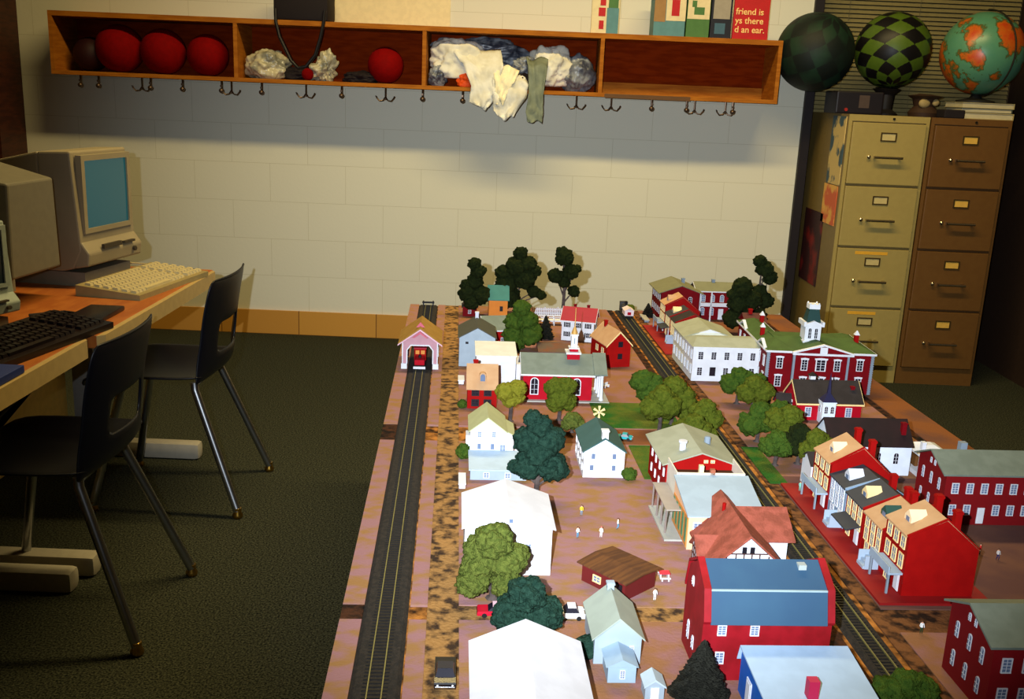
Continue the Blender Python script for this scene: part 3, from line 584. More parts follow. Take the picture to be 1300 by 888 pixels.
def house(name, label, cat, u, v, w, d, eave, ridge, axis, wall, roof, ov=.004, rt=.0022, yaw=0, wins=(), chims=(), rp=.5, trim=None, group=None, z0=0, eaveb=None):
    o = thing(name, label, cat, LW(u, v, z0), PH+math.radians(yaw), group)
    eb = eaveb if eaveb is not None else eave
    if axis == 'v':
        MB().prism([(0, 0), (w, 0), (w, eb), (w*rp, ridge), (0, eave)], 'y', 0, d).build('walls', wall, o)
        k1 = (ridge-eave)/(w*rp); k2 = (ridge-eb)/(w*(1-rp))
        ch = [(-ov, eave-ov*k1), (w*rp, ridge), (w+ov, eb-ov*k2), (w+ov, eb-ov*k2+rt), (w*rp, ridge+rt*1.15), (-ov, eave-ov*k1+rt)]
        MB().prism(ch, 'y', -ov, d+ov).build('roof', roof, o)
        if trim:
            t = MB(); 
            for y in (-ov-.0008, d+ov-.0002): t.prism([(-ov-.0003, eave-ov*k1-.002), (w*rp, ridge-.002), (w+ov+.0003, eb-ov*k2-.002), (w+ov+.0003, eb-ov*k2+rt), (w*rp, ridge+rt*1.15), (-ov-.0003, eave-ov*k1+rt)], 'y', y, y+.001)
            t.build('eave_trim', trim, o)
    else:
        MB().prism([(0, 0), (d, 0), (d, eb), (d*rp, ridge), (0, eave)], 'x', 0, w).build('walls', wall, o)
        k1 = (ridge-eave)/(d*rp); k2 = (ridge-eb)/(d*(1-rp))
        ch = [(-ov, eave-ov*k1), (d*rp, ridge), (d+ov, eb-ov*k2), (d+ov, eb-ov*k2+rt), (d*rp, ridge+rt*1.15), (-ov, eave-ov*k1+rt)]
        MB().prism(ch, 'x', -ov, w+ov).build('roof', roof, o)
        if trim:
            t = MB().box(-ov, w+ov, -ov-.001, -ov, eave-ov*k1-.0015, eave-ov*k1+rt)
            for x in (-ov-.0008, w+ov-.0002): t.prism([(-ov, eave-ov*k1-.002), (d*rp, ridge-.002), (d+ov, eb-ov*k2-.002), (d+ov, eb-ov*k2+rt), (d*rp, ridge+rt*1.15), (-ov, eave-ov*k1+rt)], 'x', x, x+.001)
            t.build('eave_trim', trim, o)
    for (f, a, z, ww, hh, st) in wins: window(o, f, a, z, ww, hh, st, w, d)
    for c in chims:
        x, y, zt, s, m = c[:5]; zb = c[5] if len(c) > 5 else eave-.01
        MB().box(x-s/2, x+s/2, y-s/2, y+s/2, zb, zt).box(x-s*.62, x+s*.62, y-s*.62, y+s*.62, zt-.003, zt-.0008).build('chimney', m, o)
    return o
brick = brickmat('model_brick', (132, 6, 12), (124, 5, 10), (104, 5, 12), .003, .0012, .0003, plane='xz', bump=.1)
redb = mat('model_red', (148, 8, 6), rough=.7, c2=(140, 6, 5), spec=.1); deepred = mat('model_deep_red', (110, 4, 14), rough=.7, c2=(104, 3, 12), spec=.1); crimson = mat('model_crimson', (160, 8, 28), rough=.65, spec=.1)
lblue = mat('model_light_blue', (146, 160, 172), rough=.6); paler = mat('roof_pale_grey', (142, 146, 128), rough=.75, c2=(150, 154, 136), scale=30); greyr = mat('roof_grey_green', (98, 108, 98), rough=.7, c2=(106, 116, 106)); darkr = mat('roof_dark', (40, 34, 34), rough=.8, c2=(34, 28, 28))
greenr = mat('roof_green', (54, 78, 30), rough=.7, c2=(60, 86, 34)); tealr = mat('roof_teal', (50, 84, 84), rough=.7); tanr = mat('roof_tan', (184, 146, 108), rough=.7, c2=(178, 138, 100)); olive = mat('roof_olive', (108, 108, 82), rough=.75); goldr = mat('roof_gold', (150, 116, 50), rough=.7, c2=(142, 108, 44)); rosep = mat('rose_wall', (172, 128, 138))
bluer = mat('roof_blue', (42, 72, 98), rough=.7, c2=(46, 78, 102), scale=12); orangew = mat('orange_wall', (204, 120, 30)); beigew = mat('beige_wall', (222, 176, 138)); terr = mat('terracotta_tiles', (150, 76, 60), c2=(126, 62, 46), scale=60, rough=.8, bump=.3, bscale=300)
whiter = mat('roof_white', (196, 198, 208), rough=.6); brownr = mat('plank_roof', (74, 42, 20), c2=(96, 58, 26), scale=22, stretch=(8, 1, 1), rough=.8); maroon = mat('maroon_wall', (92, 22, 22)); greyt = mat('trim_grey', (120, 132, 144)); concrete = mat('pale_concrete', (160, 160, 152))
def row(face, z, n, a0, a1, w, h, st): return [(face, a0+(a1-a0)*i/max(1, n-1), z, w, h, st) for i in range(n)]

# 1 covered station over the left track
o = thing('covered_station', 'pink covered train shed with golden roof straddling the left track', 'station', LW(.015, 1.44), PH)
W_, D_, e_, r_ = .092, .13, .074, .108
arch = [(0, 0), (.013, 0), (.013, .05), (.022, .062), (W_-.022, .062), (W_-.013, .05), (W_-.013, 0), (W_, 0), (W_, e_), (W_/2, r_), (0, e_)]
MB().prism(arch, 'y', 0, .003).prism(arch, 'y', D_-.003, D_).box(0, .003, .003, D_-.003, 0, e_).box(W_-.003, W_, .003, D_-.003, 0, e_).build('walls', rosep, o)
ch = [(-.01, e_-.007), (W_/2, r_), (W_+.01, e_-.007), (W_+.01, e_-.004), (W_/2, r_+.003), (-.01, e_-.004)]
MB().prism(ch, 'y', -.012, D_+.006).build('roof', goldr, o)
MB().prism([(W_/2-.02, r_-.022), (W_/2, r_-.006), (W_/2+.02, r_-.022), (W_/2+.015, r_-.022), (W_/2, r_-.011), (W_/2-.015, r_-.022)], 'y', -.016, -.012).prism([(W_/2-.011, r_+.0), (W_/2, r_+.013), (W_/2+.011, r_)], 'y', .01, .014).build('dormer_gable', mat('rose_trim', (190, 90, 108)), o)
MB().box(-.002, .013, -.004, 0, 0, .014).box(W_-.013, W_+.002, -.004, 0, 0, .014).box(.011, .014, -.0035, 0, .014, .05).box(W_-.014, W_-.011, -.0035, 0, .014, .05).box(.0, .0025, -.0035, 0, .014, e_).box(W_-.0025, W_, -.0035, 0, .014, e_)\
    .prism([(.011, .05), (.014, .05), (.023, .0615), (W_-.023, .0615), (W_-.014, .05), (W_-.011, .05), (W_-.0215, .0645), (.0215, .0645)], 'y', -.0035, 0).build('arch_trim', white, o)
MB().prism([(-.011, e_-.0105), (W_/2, r_-.004), (W_+.011, e_-.0105), (W_+.011, e_-.0072), (W_/2, r_-.0004), (-.011, e_-.0072)], 'y', -.0135, -.0122).build('barge_board', mat('rose_light', (214, 170, 186)), o)
for y in (.03, .065, .10):
    for f in 'lr': window(o, f, y, .04, .012, .022, 'w', W_, D_)
# train in the shed
tr = thing('red_locomotive', 'small red locomotive coming out of the covered train shed', 'train', LW(.061, 1.408, .0045), PH)
MB().box(-.015, .015, 0, .105, .006, .012).build('frame', blackm, tr)
MB().bbox(-.013, .013, .004, .05, .012, .026, .002).build('hood', crimson, tr); MB().bbox(-.0155, .0155, .05, .085, .012, .044, .002).build('cab', redb, tr)
MB().box(-.0165, .0165, .048, .088, .044, .047).build('cab_roof', mat('cab_roof_red', (150, 20, 40)), tr); MB().box(-.012, -.002, .049, .0502, .03, .04).box(.002, .012, .049, .0502, .03, .04).build('windshield', mat('amber_glass', (200, 130, 60), rough=.3), tr)
MB().box(-.0155, .0155, -.002, 0, .004, .010).build('buffer_beam', white, tr); MB().lathe([(.004, 0), (.004, .006), (.002, .008)], (0, .03, .026), 10).build('stack', blackm, tr)
for y in (.018, .04, .065, .088):
    for s in (-1, 1): MB().tube([(s*.0078, y, .0065), (s*.0098, y, .0065)], .0065, 12).build('wheel', blackm, tr)
bp = thing('buffer_stop', 'black buffer stop at the far end of the left track', 'buffer stop', LW(.061, 2.2), PH)
MB().box(-.018, -.014, 0, .004, 0.005, .022).box(.014, .018, 0, .004, 0.005, .022).build('post', blackm, bp); MB().box(-.02, .02, -.003, 0, .014, .02).build('beam', blackm, bp)

# 2 left-hand village
house('barn', 'light blue gabled barn with dark grey roof beside the gravel road', 'barn', .162, 1.475, .094, .135, .078, .104, 'v', lblue, mat('roof_charcoal', (66, 68, 62)), wins=row('f', .064, 3, .02, .075, .006, .004, 'k'), chims=[(.047, .12, .122, .009, whiter)])
house('cottage', 'red cottage with grey-green roof behind the light blue barn', 'house', .238, 1.68, .085, .09, .052, .080, 'u', redb, greyr, ov=.006, trim=white, wins=[('r', .03, .02, .01, .012, 'w'), ('f', .05, .02, .01, .014, 'w')], yaw=12)
house('cottage', 'orange house with teal roof behind the dark trees', 'house', .258, 2.07, .06, .07, .062, .098, 'u', orangew, mat('roof_teal_bright', (40, 104, 100)), wins=[('f', .04, .03, .008, .014, 'k')], ov=.005)
house('cottage', 'dark red little house hidden behind the leftmost tall tree', 'house', .175, 2.08, .045, .06, .03, .045, 'v', deepred, darkr, wins=[('f', .022, .015, .008, .01, 'w')])
o = house('store', 'plain white flat-fronted store with white roof left of the red church', 'shop', .204, 1.318, .098, .12, .071, .080, 'u', white, mat('roof_offwhite', (204, 206, 206)), rp=.9, wins=[('r', .02, .05, .006, .022, 'c')], ov=.003, eaveb=.076)
MB().box(.1, .122, .005, .09, 0, .05).build('side_wing', white, o)
o = house('brick_shop', 'small brick shop with tall tan roof and arched dormer', 'shop', .181, 1.115, .067, .075, .048, .093, 'u', redb, tanr, rp=.55, ov=.003, wins=row('f', .038, 2, .018, .046, .014, .012, 'k')+row('f', .014, 2, .018, .046, .014, .013, 'k'), chims=[(.018, .05, .102, .01, redb)])
p = MB().prism([(-.008, -.011), (.008, -.011), (.008, .003)] + [(.008*math.cos(a), .003+.008*math.sin(a)) for a in [PI*i/8 for i in range(1, 8)]] + [(-.008, .003)], 'y', -.001, .012).build('dormer', tanr, o, loc=(.034, .009, .072))
MB().prism([(-.0055, -.009), (.0055, -.009), (.0055, .002)] + [(.0055*math.cos(a), .002+.0055*math.sin(a)) for a in [PI*i/8 for i in range(1, 8)]] + [(-.0055, .002)], 'y', -.002, -.001).build('pane', bpane, p)
def slab(label, u, v, w, d, h, m=white):
    o = thing('bench_block', label, 'bench', LW(u, v), PH, 'white roadside benches')
    MB().bbox(-w/2, w/2, -d/2, d/2, h-.003, h, .0006).build('seat', m, o)
    for s in (-1, 1): MB().box(-w*.4, w*.4, s*d*.35-.002, s*d*.35+.002, 0, h-.003).build('leg', m, o)
slab('white roadside bench near the small brick shop', .168, 1.325, .016, .045, .012)
slab('white roadside bench beside the big white house', .168, .66, .014, .055, .012)
# red church
o = house('red_church', 'red church with grey roof, white portico and stepped steeple', 'church', .312, 1.186, .163, .10, .068, .102, 'u', crimson, greyr, ov=.006, wins=[('f', .027, .036, .016, .038, 'a'), ('f', .127, .036, .016, .038, 'a'), ('f', .077, .036, .016, .038, 'a')], trim=white)
MB().box(-.012, .205, -.012, .112, 0, .003).build('plinth', concrete, o)
MB().prism([(-.002, .066), (.102, .066), (.05, .101)], 'x', .165, .190).build('pediment', white, o); 
MB().prism([(-.007, .066), (.05, .105), (.107, .066), (.107, .069), (.05, .108), (-.007, .069)], 'x', .167, .198).build('portico_roof', greyr, o)
for y in (.004, .036, .068, .097): MB().lathe([(.0055, 0), (.0055, .003), (.0042, .006), (.0036, .058), (.0055, .063), (.0055, .066)], (.187, y, .003), 12).build('column', white, o, True)
sp = MB().box(.105, .135, .034, .066, .088, .108).box(.112, .131, .041, .06, .111, .118).build('steeple_base', crimson, o)
MB().box(.102, .138, .031, .069, .107, .111).box(.109, .134, .038, .063, .118, .121).box(.114, .129, .043, .058, .121, .150).box(.1125, .1305, .0415, .0595, .15, .153).build('steeple_tiers', white, o)
MB().box(.1205, .1225, .0425, .043, .13, .144).build('louver', greyt, o)
MB().lathe([(.0075, .153), (.007, .158), (.004, .166), (.0012, .172), (.0009, .215)], (.1215, .0505, 0), 12).build('spire', mat('gold_spire', (196, 150, 80), metal=.3), o, True)
# white house red roof
house('farmhouse', 'white farmhouse with bright red roof and black shuttered windows', 'house', .465, 1.795, .095, .085, .062, .092, 'u', white, mat('roof_bright_red', (142, 2, 42), rough=.6), yaw=-15, trim=white, ov=.005, wins=row('f', .048, 3, .016, .078, .009, .014, 'sh')+[('f', .016, .02, .009, .014, 'sh'), ('f', .078, .02, .009, .014, 'sh'), ('f', .047, .014, .009, .022, 'd'), ('r', .04, .04, .009, .014, 'sh')], chims=[(.03, .05, .101, .008, deepred), (.07, .05, .101, .008, deepred)])
house('brick_house', 'bright red brick gabled house with tan roof edges beyond the church', 'house', .556, 1.496, .068, .115, .062, .097, 'v', redb, tanr, yaw=14, ov=.004, trim=creamf, wins=[('f', .038, .063, .010, .012, 'k'), ('f', .038, .03, .010, .012, 'k'), ('l', .03, .04, .012, .014, 'c'), ('l', .07, .04, .012, .014, 'c')], chims=[(.03, .09, .11, .008, redb)])
o = house('shed', 'low shed with brown roof behind the church steeple', 'shed', .385, 1.60, .095, .11, .012, .022, 'u', maroon, mat('roof_rust', (104, 62, 44), c2=(88, 70, 60), scale=30), wins=[('f', .03, .006, .006, .005, 'w')])
# white fence far
fc = thing('picket_fence', 'white picket fence below the tall dark trees at the wall', 'fence', LW(.40, 2.12), PH)
m = MB().box(0, .13, 0, .002, .008, .011).box(0, .13, 0, .002, .02, .023)
m.build('rail', white, fc); m = MB()
for i in range(22): m.box(i*.006, i*.006+.004, -.001, 0, 0, .027)
m.build('pickets', white, fc)
for i in range(4): MB().box(i*.0425, i*.0425+.003, .002, .005, 0, .03).build('post', white, fc)
o = thing('bridge', 'white two-railed footbridge left of the red roofed farmhouse', 'bridge', LW(.40, 1.98), PH)
MB().box(0, .09, 0, .03, .012, .016).build('deck', white, o); 
for y in (.001, .029): MB().box(0, .09, y-.001, y+.001, .024, .027).build('handrail', white, o)
for x in (.0, .03, .06, .086): MB().box(x, x+.003, .0, .003, 0, .026).box(x, x+.003, .027, .03, 0, .026).build('post', white, o)

# white house, dark green roof
house('white_cottage', 'white house with dark green roof standing near the lawn', 'house', .397, .705, .078, .125, .052, .077, 'v', white, tealr, wins=[('f', .018, .043, .005, .008, 'n'), ('f', .058, .043, .005, .008, 'n'), ('f', .016, .02, .005, .008, 'n'), ('f', .058, .02, .005, .008, 'n'), ('f', .039, .012, .012, .022, 'd')]+row('l', .04, 4, .015, .11, .008, .012, 'w')+row('l', .018, 4, .015, .11, .008, .012, 'w'), chims=[(.039, .008, .094, .012, white, .05)], ov=.003)
# white house pale green roof + extension
o = house('white_cottage', 'white two-storey house with pale green roof beside the left road', 'house', .183, .782, .068, .095, .062, .088, 'v', white, mat('roof_pale_green', (168, 172, 132)), wins=[('f', .018, .055, .006, .011, 'b'), ('f', .046, .055, .006, .011, 'b'), ('f', .018, .03, .005, .009, 'n'), ('f', .044, .03, .005, .009, 'n'), ('f', .064, .028, .010, .012, 'b')], ov=.004)
MB().prism([(0, 0), (.018, 0), (.018, .048), (0, .058)], 'y', .012, .085).build('lean_to', white, o, loc=(.068, 0, 0)); MB().prism([(0, .0585), (.021, .047), (.021, .049), (0, .0605)], 'y', .010, .088).build('lean_to_roof', mat('roof_pale_green', (168, 172, 132)), o, loc=(.068, 0, 0))
MB().box(-.008, 0, .02, .05, 0, .045).build('bay', white, o)
MB().box(.0, .105, -.10, -.0005, 0, .020).build('extension', lblue, o); MB().prism([(-.104, .0195), (-.0008, .0205), (-.0008, .0225), (-.104, .0215)], 'x', -.003, .108).build('extension_roof', mat('roof_ice', (166, 186, 204)), o)
for x in (.03, .07): window(o, 'f', x, .011, .009, .009, 'b', .1, .1).location = (x, -.1002, .010)
MB().box(.09, .115, .03, .033, 0, .024).build('garden_wall', white, o)
# big white gable house
o = house('white_hall', 'large plain white gabled hall behind the light green tree', 'house', .169, .305, .13, .125, .077, .1, 'v', white, whiter, ov=.005, wins=[('f', .068, .088, .004, .004, 'n'), ('f', .035, .045, .008, .012, 'b'), ('f', .095, .045, .008, .012, 'b')])
# bottom white roof
house('white_hall', 'large plain white roofed hall at the bottom edge', 'house', .178, -.18, .125, .2, .056, .083, 'v', white, whiter, ov=.006, wins=[('r', .05, .03, .01, .014, 'b'), ('r', .12, .03, .01, .014, 'b')])
# pale blue little church house
o = house('blue_cottage', 'small pale blue house with front porch room near the bottom', 'house', .333, .066, .06, .088, .038, .064, 'v', lblue, mat('roof_grey_sage', (146, 156, 146)), ov=.004, wins=[('f', .048, .022, .004, .007, 'b'), ('r', .03, .02, .008, .012, 'b'), ('r', .06, .02, .008, .012, 'b')], chims=[(.03, .082, .073, .009, lblue)])
MB().box(.012, .047, -.042, -.0005, 0, .022).prism([(.009, .022), (.0295, .0325), (.050, .022), (.047, .0225)], 'y', -.044, -.0005).build('front_room', mat('ice_blue', (140, 162, 180)), o)
window(o, 'f', .03, .013, .005, .010, 'b', .1, .1).location = (.03, -.0422, .012)
o = house('privy', 'tiny pale blue outhouse beside the small blue house', 'outhouse', .385, -.012, .023, .024, .018, .026, 'v', lblue, mat('ice_roof', (166, 182, 194)), ov=.002, wins=[('f', .0115, .009, .008, .014, 'd')])
# brown shed
house('shed', 'dark red open shed with brown plank roof standing askew in the yard', 'shed', .345, .291, .083, .07, .029, .032, 'u', maroon, brownr, yaw=-49, ov=.006, wins=[('f', .03, .014, .012, .008, 'c'), ('f', .07, .012, .012, .018, 'k')])

# 3 middle: station hotel, timbered house, factory
o = thing('brick_station', 'long red station hotel with grey-green roof and open roof deck', 'station', LW(.528, .40), PH)
W_ = .122
MB().prism([(0, 0), (W_, 0), (W_, .078), (W_/2, .098), (0, .078)], 'y', .185, .335).build('main_block', redb, o)
MB().prism([(-.009, .0745), (W_/2, .098), (W_+.009, .0745), (W_+.009, .0765), (W_/2, .1005), (-.009, .0765)], 'y', .178, .342).build('main_roof', paler, o)
MB().box(.002, .004, .112, .185, 0, .088).box(W_-.004, W_-.002, .112, .185, 0, .088).box(.004, W_-.004, .112, .115, 0, .088).build('deck_parapet', mat('cream_parapet', (214, 206, 190)), o)
MB().box(.004, W_-.004, .115, .185, .05, .066).build('deck_floor', mat('deck_brown', (62, 44, 22)), o)
MB().box(.045, .053, .13, .138, .066, .094).build('chimney', mat('cream_chimney', (216, 204, 160)), o); MB().box(.06, .068, .112, .12, .06, .094).build('chimney', mat('brown_chimney', (150, 84, 60)), o)
MB().prism([(0, 0), (.1115, 0), (.1115, .082), (0, .057)], 'x', 0, W_).build('front_block', beigew, o)
MB().prism([(-.003, .057), (.1115, .0825), (.1115, .085), (-.003, .0595)], 'x', -.003, W_+.003).build('front_roof', mat('roof_light_blue', (140, 156, 168)), o)
MB().box(-.0012, 0, .003, .108, .003, .054).build('side_cladding', mat('side_orange', (196, 128, 58)), o)
for y in (.012, .034, .056, .078, .1): MB().box(-.0018, -.0012, y-.005, y+.005, .01, .05).build('green_panel', mat('green_paint', (74, 120, 84)), o)
MB().box(-.03, 0, .03, .17, 0, .003).build('platform', concrete, o)
MB().box(-.026, 0, .05, .17, .045, .047).build('porch_roof', mat('porch_grey', (150, 140, 130)), o)
for y in (.055, .09, .125, .165): MB().lathe([(.0016, 0), (.0016, .042)], (-.024, y, .003), 8).build('porch_post', mat('post_grey', (120, 106, 100)), o)
for y in (.2, .235, .27, .305):
    for z in (.025, .055): window(o, 'l', y, z, .006, .014, 'w', W_, .3)
for x in (.07, .082): window(o, 'f', x, .083, .006, .004, 'c', W_, .3).location = (x, .1848, .082)
window(o, 'f', .015, .038, .012, .016, 'b', W_, .3)
MB().lathe([(.006, 0), (.006, .018), (.008, .02), (.008, .023)], (.035, .22, .085), 12).build('vent_pipe', whiter, o); MB().lathe([(.006, 0), (.006, .018), (.004, .02)], (.09, .26, .083), 12).build('vent_pipe', greyt, o)
# timbered
o = thing('timbered_house', 'half-timbered white house with terracotta tiled roofs', 'house', LW(.53, .27), PH)
wt = white; tb = mat('timber_brown', (70, 40, 34))
MB().prism([(.10, 0), (.19, 0), (.19, .040), (.145, .066), (.10, .040)], 'x', .06, .152).build('rear_range', wt, o)
MB().prism([(.088, .034), (.145, .067), (.202, .034), (.202, .037), (.145, .0705), (.088, .037)], 'x', .06, .160).build('rear_roof', terr, o)
MB().prism([(.012, 0), (.108, 0), (.108, .036), (.06, .078), (.012, .036)], 'y', .01, .175).build('front_wing', wt, o)
MB().prism([(.001, .028), (.06, .0805), (.119, .028), (.119, .031), (.06, .084), (.001, .031)], 'y', .002, .182).build('front_roof', terr, o)
g = MB().prism([(.045, 0), (.085, 0), (.085, .034), (.065, .052), (.045, .034)], 'x', -.004, .03).build('side_gable', wt, o)
MB().prism([(.039, .030), (.065, .053), (.091, .030), (.091, .033), (.065, .0565), (.039, .033)], 'x', -.009, .034).build('gable_roof', terr, g)
t = MB()
for z in (.012, .026, .038, .052):
    hw = .048 if z < .036 else .048*(.078-z)/.042
    t.box(.06-hw, .06+hw, .0088, .0105, z-.0008, z+.0008)
for x in (.014, .028, .042, .054, .066, .078, .092, .106):
    zt = .036+(.042*(1-abs(x-.06)/.048)); t.box(x-.0008, x+.0008, .0086, .0104, 0, min(.052, zt-.002))
t.build('timber_frame', tb, o); t = MB()
for y in (.047, .056, .065, .074, .083): t.box(-.0052, -.0038, y-.0007, y+.0007, 0, .034+(.018*(1-abs(y-.065)/.02))-.002)
for z in (.01, .021, .032): t.box(-.0054, -.0038, .045, .085, z-.0007, z+.0007)
t.build('timber_frame', tb, g); t = MB()
for x in (.054, .066): window(o, 'f', x, .057, .005, .008, 'k', .1, .1).location = (x, .0102, .058)
MB().lathe([(.003, 0), (.003, .02)], (.05, .12, .066), 8).build('chimney', redb, o)
# gambrel brick factory
o = thing('brick_factory', 'long red brick mill with blue gambrel roof and white ridge line', 'factory', LW(.46, .031), PH)
W_, D_ = .162, .095; gp = [(0, .080), (.010, .118), (.05, .139), (D_-.010, .118), (D_, .080)]
MB().prism([(0, 0), (D_, 0)] + gp[::-1], 'x', 0, W_).build('walls', mat('mill_red', (124, 4, 14), c2=(140, 8, 22)), o)
def off(p, k): return (p[0]+(p[0]-D_/2)*k, p[1]+k*.03)
MB().prism([(-.003, .079), (.009, .1185), (.05, .1395), (D_-.009, .1185), (D_+.003, .079), (D_+.006, .080), (D_-.007, .1205), (.05, .142), (.007, .1205), (-.006, .080)], 'x', .008, W_-.008).build('roof', bluer, o)
MB().box(.008, W_-.008, .0062, .0085, .1192, .1212).build('roof_ridge_strip', mat('strip_pale', (140, 160, 166)), o)
for x in (-.001, W_-.008): MB().prism([(-.004, .08), (.008, .1195), (.05, .1405), (D_-.008, .1195), (D_+.004, .08), (D_+.006, .084), (D_-.006, .123), (.05, .1445), (.006, .123), (-.006, .084)], 'x', x, x+.009).build('gable_coping', mat('mill_red', (124, 4, 14)), o)
for x in (.024, .065): window(o, 'f', x, .070, .009, .012, 'b', W_, D_)
for x in (.024,): window(o, 'f', x, .032, .009, .014, 'b', W_, D_)
for y, z, a in ((.066, .034, .024), (.04, .030, .016), (.062, .105, .011)): window(o, 'l', y, z, .007, a, 'ab', W_, D_)
MB().box(.125, .135, .035, .045, .12, .141).build('roof_vent', mat('vent_grey', (150, 160, 160)), o)
# bottom blue-white building
o = house('blue_store', 'pale blue roofed store with bright blue side at bottom edge', 'shop', .505, -.105, .125, .115, .052, .0615, 'u', mat('store_blue', (12, 84, 170)), mat('roof_pale_blue', (158, 182, 208)), rp=.97, ov=.004, wins=[('l', .075, .022, .014, .03, 'd'), ('l', .03, .03, .01, .014, 'b')])
MB().box(.046, .058, .012, .024, .05, .078).build('chimney', mat('magenta_brick', (176, 30, 70)), o)

# 4 right half -----------------------------------------------------------
# red pavement slab under the row houses
rs = tag(MB().box(.774, .945, .225, .685, 0, .004).build('pavement', mat('red_pavement', (140, 8, 8), c2=(128, 8, 8), scale=20, rough=.7), None, loc=LW(0, 0)), 'flat red pavement slab under the near terrace of row houses', 'pavement'); rs.rotation_euler = (0, 0, PH)
def rowhouse(label, v0, v1, eave, ridge, wall, roof, fst, dorm, porch=None, chim=True, u=.815, grp='terraced row houses on the red slab', stair=False, D=.108, z0=.004):
    """facade looks along -u; local x = along the row towards the far end reversed"""
    o = thing('row_house', label, 'house', LW(u, v1, z0), PH-PI/2, grp); W = v1-v0
    MB().prism([(0, 0), (D, 0), (D, eave*.78), (D*.5, ridge), (0, eave)], 'x', .0003, W-.0003).build('walls', wall, o)
    MB().prism([(-.004, eave-.002), (D*.5, ridge), (D+.002, eave*.77), (D+.002, eave*.77+.002), (D*.5, ridge+.0023), (-.004, eave+.0004)], 'x', .001, W-.001).build('roof', roof, o)
    MB().prism([(-.003, eave-.001), (D*.5, ridge+.001), (D+.001, eave*.78), (D+.001, eave*.78+.0024), (D*.5, ridge+.004), (-.003, eave+.002)], 'x', W-.0025, W).build('party_coping', wall, o)
    for z, n, wh in ((eave*.84, 3, .017), (eave*.53, 3, .02)):
        for i in range(n): window(o, 'f', W*(.2+.3*i), z, W*.15, wh, fst, W, D)
    window(o, 'f', W*.3, .013, W*.15, .02, fst, W, D); window(o, 'f', W*.75, .014, W*.16, .026, 'd', W, D)
    if dorm:
        d = MB().prism([(-.011, 0), (.011, 0), (.011, .008), (0, .019), (-.011, .008)], 'y', 0, .026).build('dormer', dorm, o, loc=(W*.5, D*.12, eave+(ridge-eave)*.3))
        MB().box(-.005, .005, -.0006, 0, .001, .008).build('pane', bpane, d)
    if chim:
        for s in (.12, .88): MB().box(W*s-.005, W*s+.005, D*.62, D*.62+.010, ridge*.85, ridge+.014).box(W*s-.0062, W*s+.0062, D*.62-.001, D*.62+.011, ridge+.009, ridge+.0125).build('chimney', redb, o)
    if porch == 'bal':
        MB().box(.004, W-.004, -.022, 0, eave*.33, eave*.33+.003).box(.004, W-.004, -.022, -.020, eave*.33+.003, eave*.33+.013).build('balcony', mat('porch_blue_grey', (150, 168, 186)), o)
        for s in (.1, .9): MB().box(W*s-.0015, W*s+.0015, -.021, -.018, 0, eave*.33).build('porch_post', greyt, o)
    if porch == 'awn':
        MB().prism([(-.026, eave*.42), (0, eave*.5), (0, eave*.53), (-.026, eave*.45)], 'x', .006, W-.006).build('awning', slate, o)
    if stair:
        for k in range(4): pass
        MB().prism([(0, 0), (0, .018), (-.006, .018), (-.006, .0135), (-.012, .0135), (-.012, .009), (-.018, .009), (-.018, .0045), (-.024, .0045), (-.024, 0)], 'x', W*.6, W*.92).build('steps', mat('step_grey', (150, 166, 184)), o)
        for a in (.58, .92): MB().box(W*a, W*(a+.02), -.022, 0, 0, .022).build('step_wall', mat('step_grey', (150, 166, 184)), o)
    return o
bgw = mat('blue_grey_wall', (120, 142, 166))
rowhouse('near-end red row house with tan roof and blank red gable', .247, .324, .095, .120, redb, tanr, 'c', mat('dormer_bright', (236, 208, 166)), 'bal')
rowhouse('low red row house with tan roof and small dark dormer', .326, .401, .068, .093, redb, tanr, 'c', mat('dormer_green', (40, 70, 60)), None, stair=True)
rowhouse('low row house with slate roof, tan dormer and dark awning', .403, .478, .070, .092, redb, slate, 'c', mat('dormer_cream', (226, 196, 140)), 'awn')
rowhouse('blue-grey fronted row house with slate roof and white dormer', .480, .553, .072, .089, bgw, slate, 'b', whiter, None, chim=False, stair=True)
rowhouse('tall red row house with tan roof at the far end of near terrace', .555, .64, .088, .118, redb, tanr, 'c', mat('dormer_bright', (236, 208, 166)), 'bal')
# a white bay building left of the far end
house('white_annex', 'small white annex with dark roof behind the far row house', 'house', .82, .66, .05, .05, .05, .066, 'u', white, darkr, ov=.003, wins=[('f', .015, .03, .008, .012, 'w')])
# second, far terrace
rs2 = tag(MB().box(.75, .80, 1.66, 2.02, 0, .003).build('pavement', mat('red_pavement', (168, 18, 16)), None, loc=LW(0, 0, -.0015)), 'flat red pavement strip before the far terrace near the wall', 'pavement'); rs2.rotation_euler = (0, 0, PH)
G2_ = 'far terrace of row houses'
rowhouse('far terrace red row house with tan roof nearest the wall', 1.93, 2.01, .085, .112, redb, tanr, 'c', tanr, 'bal', chim=False, u=.80, grp=G2_, z0=0)
rowhouse('far terrace low row house with slate roof and cream dormer', 1.85, 1.925, .066, .088, redb, slate, 'c', mat('dormer_cream', (226, 196, 140)), 'awn', chim=False, u=.80, grp=G2_, z0=0)
rowhouse('far terrace row house half hidden by the white hotel', 1.772, 1.845, .066, .088, redb, darkr, 'c', None, None, chim=False, u=.80, grp=G2_, stair=True, z0=0)
